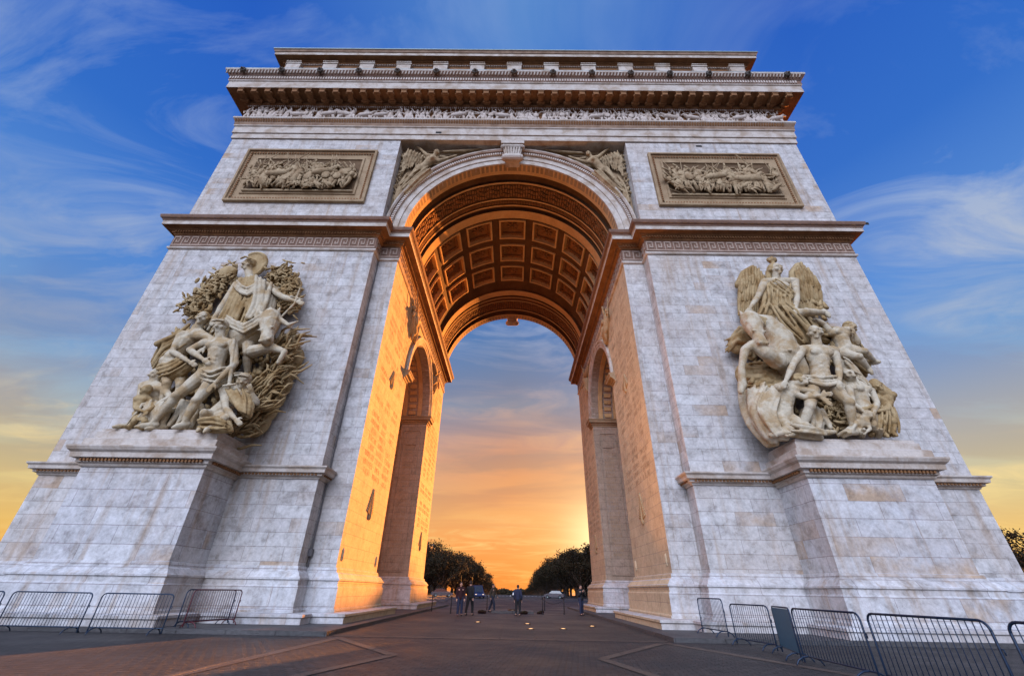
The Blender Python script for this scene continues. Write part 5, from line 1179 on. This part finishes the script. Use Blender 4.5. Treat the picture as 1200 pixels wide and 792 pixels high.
chain_between(spots[0], spots[1], 'slack iron chain between the two left bollards'); chain_between(spots[2], spots[3], 'slack iron chain between the two right bollards')
b = MB(); b.prism([(-1.0,13.2),(1.9,13.2),(1.9,15.0),(-1.0,15.0)], 0.0, .14); sb_ = thing('memorial_slab', 'low dark stone slab with a bronze ring set in the paving under the arch', 'slab', (.45,14.1,0))
b.v = [(x-.45, y-14.1, z) for x, y, z in b.v]; b.build('slab', M['stepstone'], sb_)
b = MB(); b.revolve([(.34,.145),(.34,.22),(.26,.22),(.22,.15)], 0, 2*PI, 24, lambda u, v, h: (u, v, h)); b.build('bronze_ring', M['bronze'], sb_, True)
for i, (x, y, lb) in enumerate(((-1.6,12.7,'flower wreath lying left of the low slab'), (1.1,12.6,'flower wreath in front of the low slab'), (2.2,13.4,'flower wreath leaning at the right end of the low slab'))):
    t = thing('wreath', lb, 'wreath', (x, y, 0), .3*i, 'wreaths round the slab'); t.scale = (.8,.8,.62); t.rotation_euler = (1.15,0,.4*i); q = random.Random(i)
    b = MB(); 
    for k in range(26): a = 2*PI*k/26; b.ell((.26*math.cos(a), q.uniform(-.03,.03), .34+.24*math.sin(a)), .12, .08, .12, seg=6, rings=4)
    b.build('leaves', M['leaf'], t)
    b = MB()
    for k in range(14): a = 2*PI*k/14; b.ell((.30*math.cos(a), -.06, .34+.28*math.sin(a)), .045, .04, .045, seg=6, rings=4)
    b.build('flowers', M['flower'], t)
# glowing ground lamps; the upward spots are added to warm the vault
gl_px = [(560,729,'glowing ground lamp in the paving, farthest left of the row'), (618,731,'glowing ground lamp in the paving, right of the middle, rear of a pair'), (622,737,'glowing ground lamp in the paving, nearest to the camera in the middle'), (660,737,'glowing ground lamp in the paving, second from the right leg'), (694,734,'glowing ground lamp in the paving, closest to the right leg')]
fl0 = None
for i, (px_, py_, lb) in enumerate(gl_px):
    g = PG(px_, py_)
    if fl0 is None:
        fl0 = thing('ground_lamp', lb, 'ground lamp', (g.x, g.y, 0)); b = MB(); b.revolve([(.17,-.02),(.17,.022),(.12,.03),(.115,.012)], 0, 2*PI, 20, lambda u, v, h: (u, v, h)); b.build('rim', M['bronze'], fl0, True)
        b = MB(); b.ell((0,0,.008), .12, .12, .03, seg=16); b.build('lens', M['lamp'], fl0, True); o = fl0
    else: o = copy_tree(fl0); o.location = (g.x, g.y, 0)
    o['label'] = lb; o['group'] = 'ground lamps under the arch'
    ld = bpy.data.lights.new('added_vault_spot', 'SPOT'); ld.energy = VAULT_FILL; ld.color = (1.0, .42, .10); ld.spot_size = math.radians(104); ld.spot_blend = .8; ld.shadow_soft_size = .15
    lo = bpy.data.objects.new('added_vault_spot', ld); COL.objects.link(lo); lo.location = (g.x, g.y, .12); lo.rotation_euler = (Vector((0, -.45, -1))).to_track_quat('Z', 'Y').to_euler() if False else (PI+.30, 0, 0)

# ------------------------------------------------------------------ avenue: trees, buildings, lamps, vehicles
def tree_meshes(seed, H=12.0, wid=3.6, bare=.25):
    q = random.Random(seed); tb = MB(); tips = []
    th = H*.17; base = Vector((0,0,0)); top = Vector((q.uniform(-.2,.2), q.uniform(-.2,.2), th))
    tb.chain([base, base.lerp(top,.5), top], [.28,.22,.19], 8); tb.ell((0,0,.05), .36,.36,.25, seg=8, rings=5)
    def grow(p, d, L, r, lvl):
        e = p+d*L; tb.capsule(p, r, e, r*.62, 6, 1)
        if lvl == 0: tips.append(e); return
        tips.append(p.lerp(e, .7))
        for k in range(q.randint(2, 3)):
            nd = (d+Vector((q.uniform(-.8,.8), q.uniform(-.8,.8), q.uniform(-.15,.6)))).normalized(); grow(e, nd, L*q.uniform(.6,.8), r*.6, lvl-1)
    for k in range(6):
        a = 2*PI*k/6+q.uniform(-.3,.3); grow(top-Vector((0,0,q.uniform(0,.8))), Vector((math.cos(a)*.75, math.sin(a)*.75, q.uniform(.5,1.1))).normalized(), H*.22, .12, 3)
    grow(top, Vector((0,0,1)), H*.26, .15, 3)
    lb = MB(); mx = max(t.z for t in tips); sc_ = (H-.3)/mx
    n = 5200
    for i in range(n):
        c = q.choice(tips); c = Vector((c.x, c.y, c.z))+Vector((q.gauss(0,.42), q.gauss(0,.42), q.gauss(0,.38))); a = Vector((q.uniform(-1,1), q.uniform(-1,1), q.uniform(-1,1))).normalized(); x = a.orthogonal().normalized(); y = a.cross(x); s_ = q.uniform(.10,.22)
        lb.add([c-x*s_, c-y*s_*.6, c+x*s_, c+y*s_*.6], [(0,1,2,3)])
    return tb.mesh('trunk', M['bark'], True), lb.mesh('crown', M['leaf']), H/ (mx+.8)
TM = [tree_meshes(s) for s in (1, 2, 3, 4)]
def tree(x, y, sc, v, lb, rz=0.0, z=0.0, grp='trees lining the avenue', wx=1.0):
    t = thing('avenue_tree', lb, 'tree', (x, y, z), rz, grp); k = sc*TM[v][2]; t.scale = (k*wx, k*wx, k)
    link('trunk', TM[v][0], t); link('crown', TM[v][1], t); return t
q = random.Random(31); idx = 0
names = ['nearest', 'second nearest', 'third nearest', 'fourth nearest']
for sx, sd_ in ((-1, 'left'), (1, 'right')):
    i = 0; y = 94 if sx < 0 else 92
    while y < 620:
        for row, X_ in enumerate((16.5, 24.0)):
            hh = max(.5, 1-max(0, y-190)/700)*q.uniform(.80, 1.06)*(1.0 if row == 0 else 1.16)
            if row == 0 and i < 4: lb = f'{names[i]} tree of the front row on the {sd_} side of the avenue'
            else: lb = f'dark leafy avenue tree merging into the row on the {sd_} side of the avenue'
            tree(sx*(X_+q.uniform(-.5,.5)), y+q.uniform(-1,1), hh, idx % 4, lb, q.uniform(0,6), zg(0,y), f'trees lining the {sd_} side of the avenue', 1.15); idx += 1
        y += 10 if y < 200 else (15 if y < 330 else 28); i += 1
tree(58, 32, .74, 1, 'leafy tree at the right edge of the photo, beyond the right leg', 1, 0, 'trees beyond the right leg'); tree(66, 36, .80, 2, 'taller leafy tree farthest right beyond the right leg', 2, 0, 'trees beyond the right leg')
tree(70, 50, .85, 0, 'leafy tree behind the others at the right edge of the photo', 3, 0, 'trees beyond the right leg')
for i in range(10):
    a = math.radians(150+i*5); 
def building(x, y, wdt, dep, hgt, lb, lit, face=1):
    "facade faces the avenue; storeys of windows with frames"
    t = thing('apartment_building', lb, 'building', (x, y, zg(0, y))); w2, d2 = wdt/2, dep/2
    b = MB(); b.box(-w2, w2, -d2, d2, -1, hgt); 
    for z in (4.2, hgt-3.0, hgt): b.box(-w2-.25, w2+.25, -d2-.25, d2+.25, z-.25, z+.003*z)
    b.build('wall', M['houses'], t)
    b = MB(); vs = [(-w2,-d2,hgt+.05),(w2,-d2,hgt+.05),(w2,d2,hgt+.05),(-w2,d2,hgt+.05),(-w2+1.6,-d2+1.6,hgt+3),(w2-1.6,-d2+1.6,hgt+3),(w2-1.6,d2-1.6,hgt+3),(-w2+1.6,d2-1.6,hgt+3)]
    b.add(vs, [(0,3,2,1),(4,5,6,7),(0,1,5,4),(1,2,6,5),(2,3,7,6),(3,0,4,7)]); rf = b.build('roof', M['slate'], t)
    for k in range(2):
        b = MB(); xx = -w2+2.5+k*(wdt-5); b.box(xx-.6, xx+.6, -.5, .5, hgt+1, hgt+4.2); b.build('chimney', M['houses'], rf)
    q = random.Random(int(x*3+y)); n = 0
    sgn = -1 if x > 0 else 1
    for zz in [1.2]+[4.9+3.1*k for k in range(int((hgt-5)/3.1))]:
        k = -d2+1.6
        while k < d2-1.2 and n < 70:
            xf = sgn*w2; b = MB(); b.box(*sorted((xf-sgn*.02, xf+sgn*.14)), k-.08, k+1.18, zz-.1, zz+2.05); wo_ = b.build('window', M['houses'], t)
            b = MB(); b.box(*sorted((xf+sgn*.10, xf+sgn*.16)), k+.04, k+1.06, zz+.02, zz+1.93); b.build('pane', M['litwin'] if q.random() < lit else M['pane'], wo_); k += 2.6; n += 1
        k = -w2+1.6
        while k < w2-1.2 and n < 96:
            b = MB(); b.box(k-.08, k+1.18, -d2-.14, -d2+.02, zz-.1, zz+2.05); wo_ = b.build('window', M['houses'], t)
            b = MB(); b.box(k+.04, k+1.06, -d2-.16, -d2-.10, zz+.02, zz+1.93); b.build('pane', M['litwin'] if q.random() < lit else M['pane'], wo_); k += 2.6; n += 1
    return t
dt = MB(); q = random.Random(77)
for i in range(420):
    x = q.uniform(-75, 75); y = q.uniform(640, 700); hh = 4.5+3*abs(math.sin(x*.13))+q.uniform(0,2.0)
    dt.capsule((x,y,-6.5), .3, (x,y,-3.5), .25, 5, 1)
    for k in range(7): dt.ell((x+q.uniform(-2.6,2.6), y+q.uniform(-2,2), -6+q.uniform(1.5,hh)), q.uniform(.8,1.7), q.uniform(.8,1.7), q.uniform(.7,1.4), None, 6, 4)
dt_o = dt.build('distant_wood', M['leaf']); dt_o['kind'] = 'stuff'; dt_o['label'] = 'dark far-off tree mass closing the end of the avenue'; dt_o['category'] = 'wood'
building(-40, 112, 18, 26, 13.5, 'pale stone corner building nearest on the left of the avenue, partly lit windows', .22)
building(-41, 146, 18, 34, 14, 'second pale stone building behind the trees left of the avenue', .15)
building(-42, 186, 20, 38, 14.5, 'third pale stone building behind the trees left of the avenue', .12)
building(41, 118, 18, 30, 13.5, 'pale stone corner building nearest on the right of the avenue', .12)
building(42, 156, 18, 38, 14, 'second pale stone building behind the trees right of the avenue', .10)
building(43, 200, 20, 40, 15, 'third pale stone building behind the trees right of the avenue', .08)
def street_lamp():
    t = thing('street_lamp', 'x', 'street lamp'); b = MB(); b.capsule((0,0,.1), .16, (0,0,.8), .11, 10); b.chain([(0,0,.5),(0,0,8.6)], [.08,.045], 8); b.build('pole', M['iron'], t, True)
    b = MB(); b.chain([(0,0,8.4),(.5,0,9.1),(1.4,0,9.35),(2.3,0,9.3)], [.045,.04,.035,.03], 8); b.build('arm', M['iron'], t, True)
    b = MB(); b.ell((2.6,0,9.25), .48, .16, .10); b.build('lantern', M['iron'], t, True); return t
s0 = street_lamp()
for i, (x, y, rz, lb) in enumerate(((-13.6,112,0,'tall dark street lamp arching over the avenue, standing out above the left trees'), (-13.6,150,0,'second tall street lamp along the left kerb of the avenue'), (13.6,120,PI,'tall dark street lamp along the right kerb of the avenue'), (13.6,165,PI,'second tall street lamp along the right kerb of the avenue'))):
    o = s0 if i == 0 else copy_tree(s0); o.location = (x, y, zg(0,y)); o.rotation_euler = (0,0,rz); o['label'] = lb; o['group'] = 'street lamps along the avenue'
def car(lb, x, y, rz, paint, van=False):
    t = thing('parked_car' if not van else 'delivery_van', lb, 'van' if van else 'car', (x, y, 0), rz)
    L, W_, = (5.0, 1.9) if van else (4.3, 1.75)
    low = [(-L/2,.35),(-L/2+.05,.75),(-L/2+.25,.92),(L/2-1.1,.95),(L/2-.1,.72),(L/2,.5),(L/2-.02,.32),(L/2-.4,.25),(-L/2+.4,.25)]
    b = MB(); b.prism(low, -W_/2, W_/2, lambda u, v, h: (u, h, v)); b.build('body', paint, t)
    up = [(-L/2+.1,.90),(-L/2+.2,2.0),(L/2-1.5,2.05),(L/2-.8,.93)] if van else [(-L/2+.35,.90),(-L/2+.85,1.38),(L/2-1.75,1.42),(L/2-1.05,.93)]
    b = MB(); n = len(up); vs = [(u, -W_/2+.06+(.14 if v > 1 else 0), v) for u, v in up]+[(u, W_/2-.06-(.14 if v > 1 else 0), v) for u, v in up]; b.add(vs, [(i, (i+1) % n, n+(i+1) % n, n+i) for i in range(n)]+[tuple(range(n-1,-1,-1)), tuple(range(n,2*n))]); b.build('cabin', M['glass'] if not van else paint, t)
    b = MB(); u1, u2 = up[1], up[2]; b.box(u1[0]-.02, u2[0]+.02, -W_/2+.19, W_/2-.19, u1[1]+.0, u2[1]+.03); b.build('roof', paint, t)
    if van:
        b = MB(); b.obox((L/2-1.14,0,1.5),(.32,0,-.50),(0,W_/2-.25,0),(.012,0,.008)); b.build('windscreen', M['glass'], t)
    for wx in (-L/2+.8, L/2-.8):
        for wy in (-W_/2+.02, W_/2-.02):
            b = MB(); b.revolve([(.32,-.1),(.32,.1),(.2,.11),(.2,-.11)], 0, 2*PI, 20, lambda u, v, h, wx=wx, wy=wy: (wx+u, wy+h, .32+v)); b.build('tyre', M['rubber'], t, True)
            b = MB(); b.revolve([(.2,-.09),(.02,-.07),(.02,.07),(.2,.09)], 0, 2*PI, 16, lambda u, v, h, wx=wx, wy=wy: (wx+u, wy+h, .32+v)); b.build('rim', M['zinc'], t, True)
    for wy in (-W_/2+.28, W_/2-.28):
        b = MB(); b.ell((L/2-.06, wy, .62), .06, .16, .08); b.build('headlight', M['headlight'], t, True)
    return t
car('dark blue van on the ring road seen left of centre through the arch', -6.2, 72, -1.3, M['paint_blue'], True)
car('grey car on the ring road right of the low slab', 9.5, 84, 2.8, M['paint_grey'])
car('white car at the mouth of the avenue, centre of the view', 1.5, 98, -1.6, M['paint_white'])
car('dark grey car following on the ring road at the left', -14, 80, .3, M['paint_grey'])
for ob_, loc in ((arch, (0, 10.6, 0)), (LG, LG.location.copy()), (RG, RG.location.copy())):
    loc = Vector(loc); seen = set()
    def walk(o, lvl):
        for ch in o.children:
            moved_here = ch.location.length > 1e-6
            if ch.data and not moved_here and ch.data.name not in seen:
                seen.add(ch.data.name); ch.data.transform(Matrix.Translation(-loc))
            elif moved_here: ch.location = ch.location-loc
            walk(ch, lvl+1)
    walk(ob_, 0); ob_.location = loc
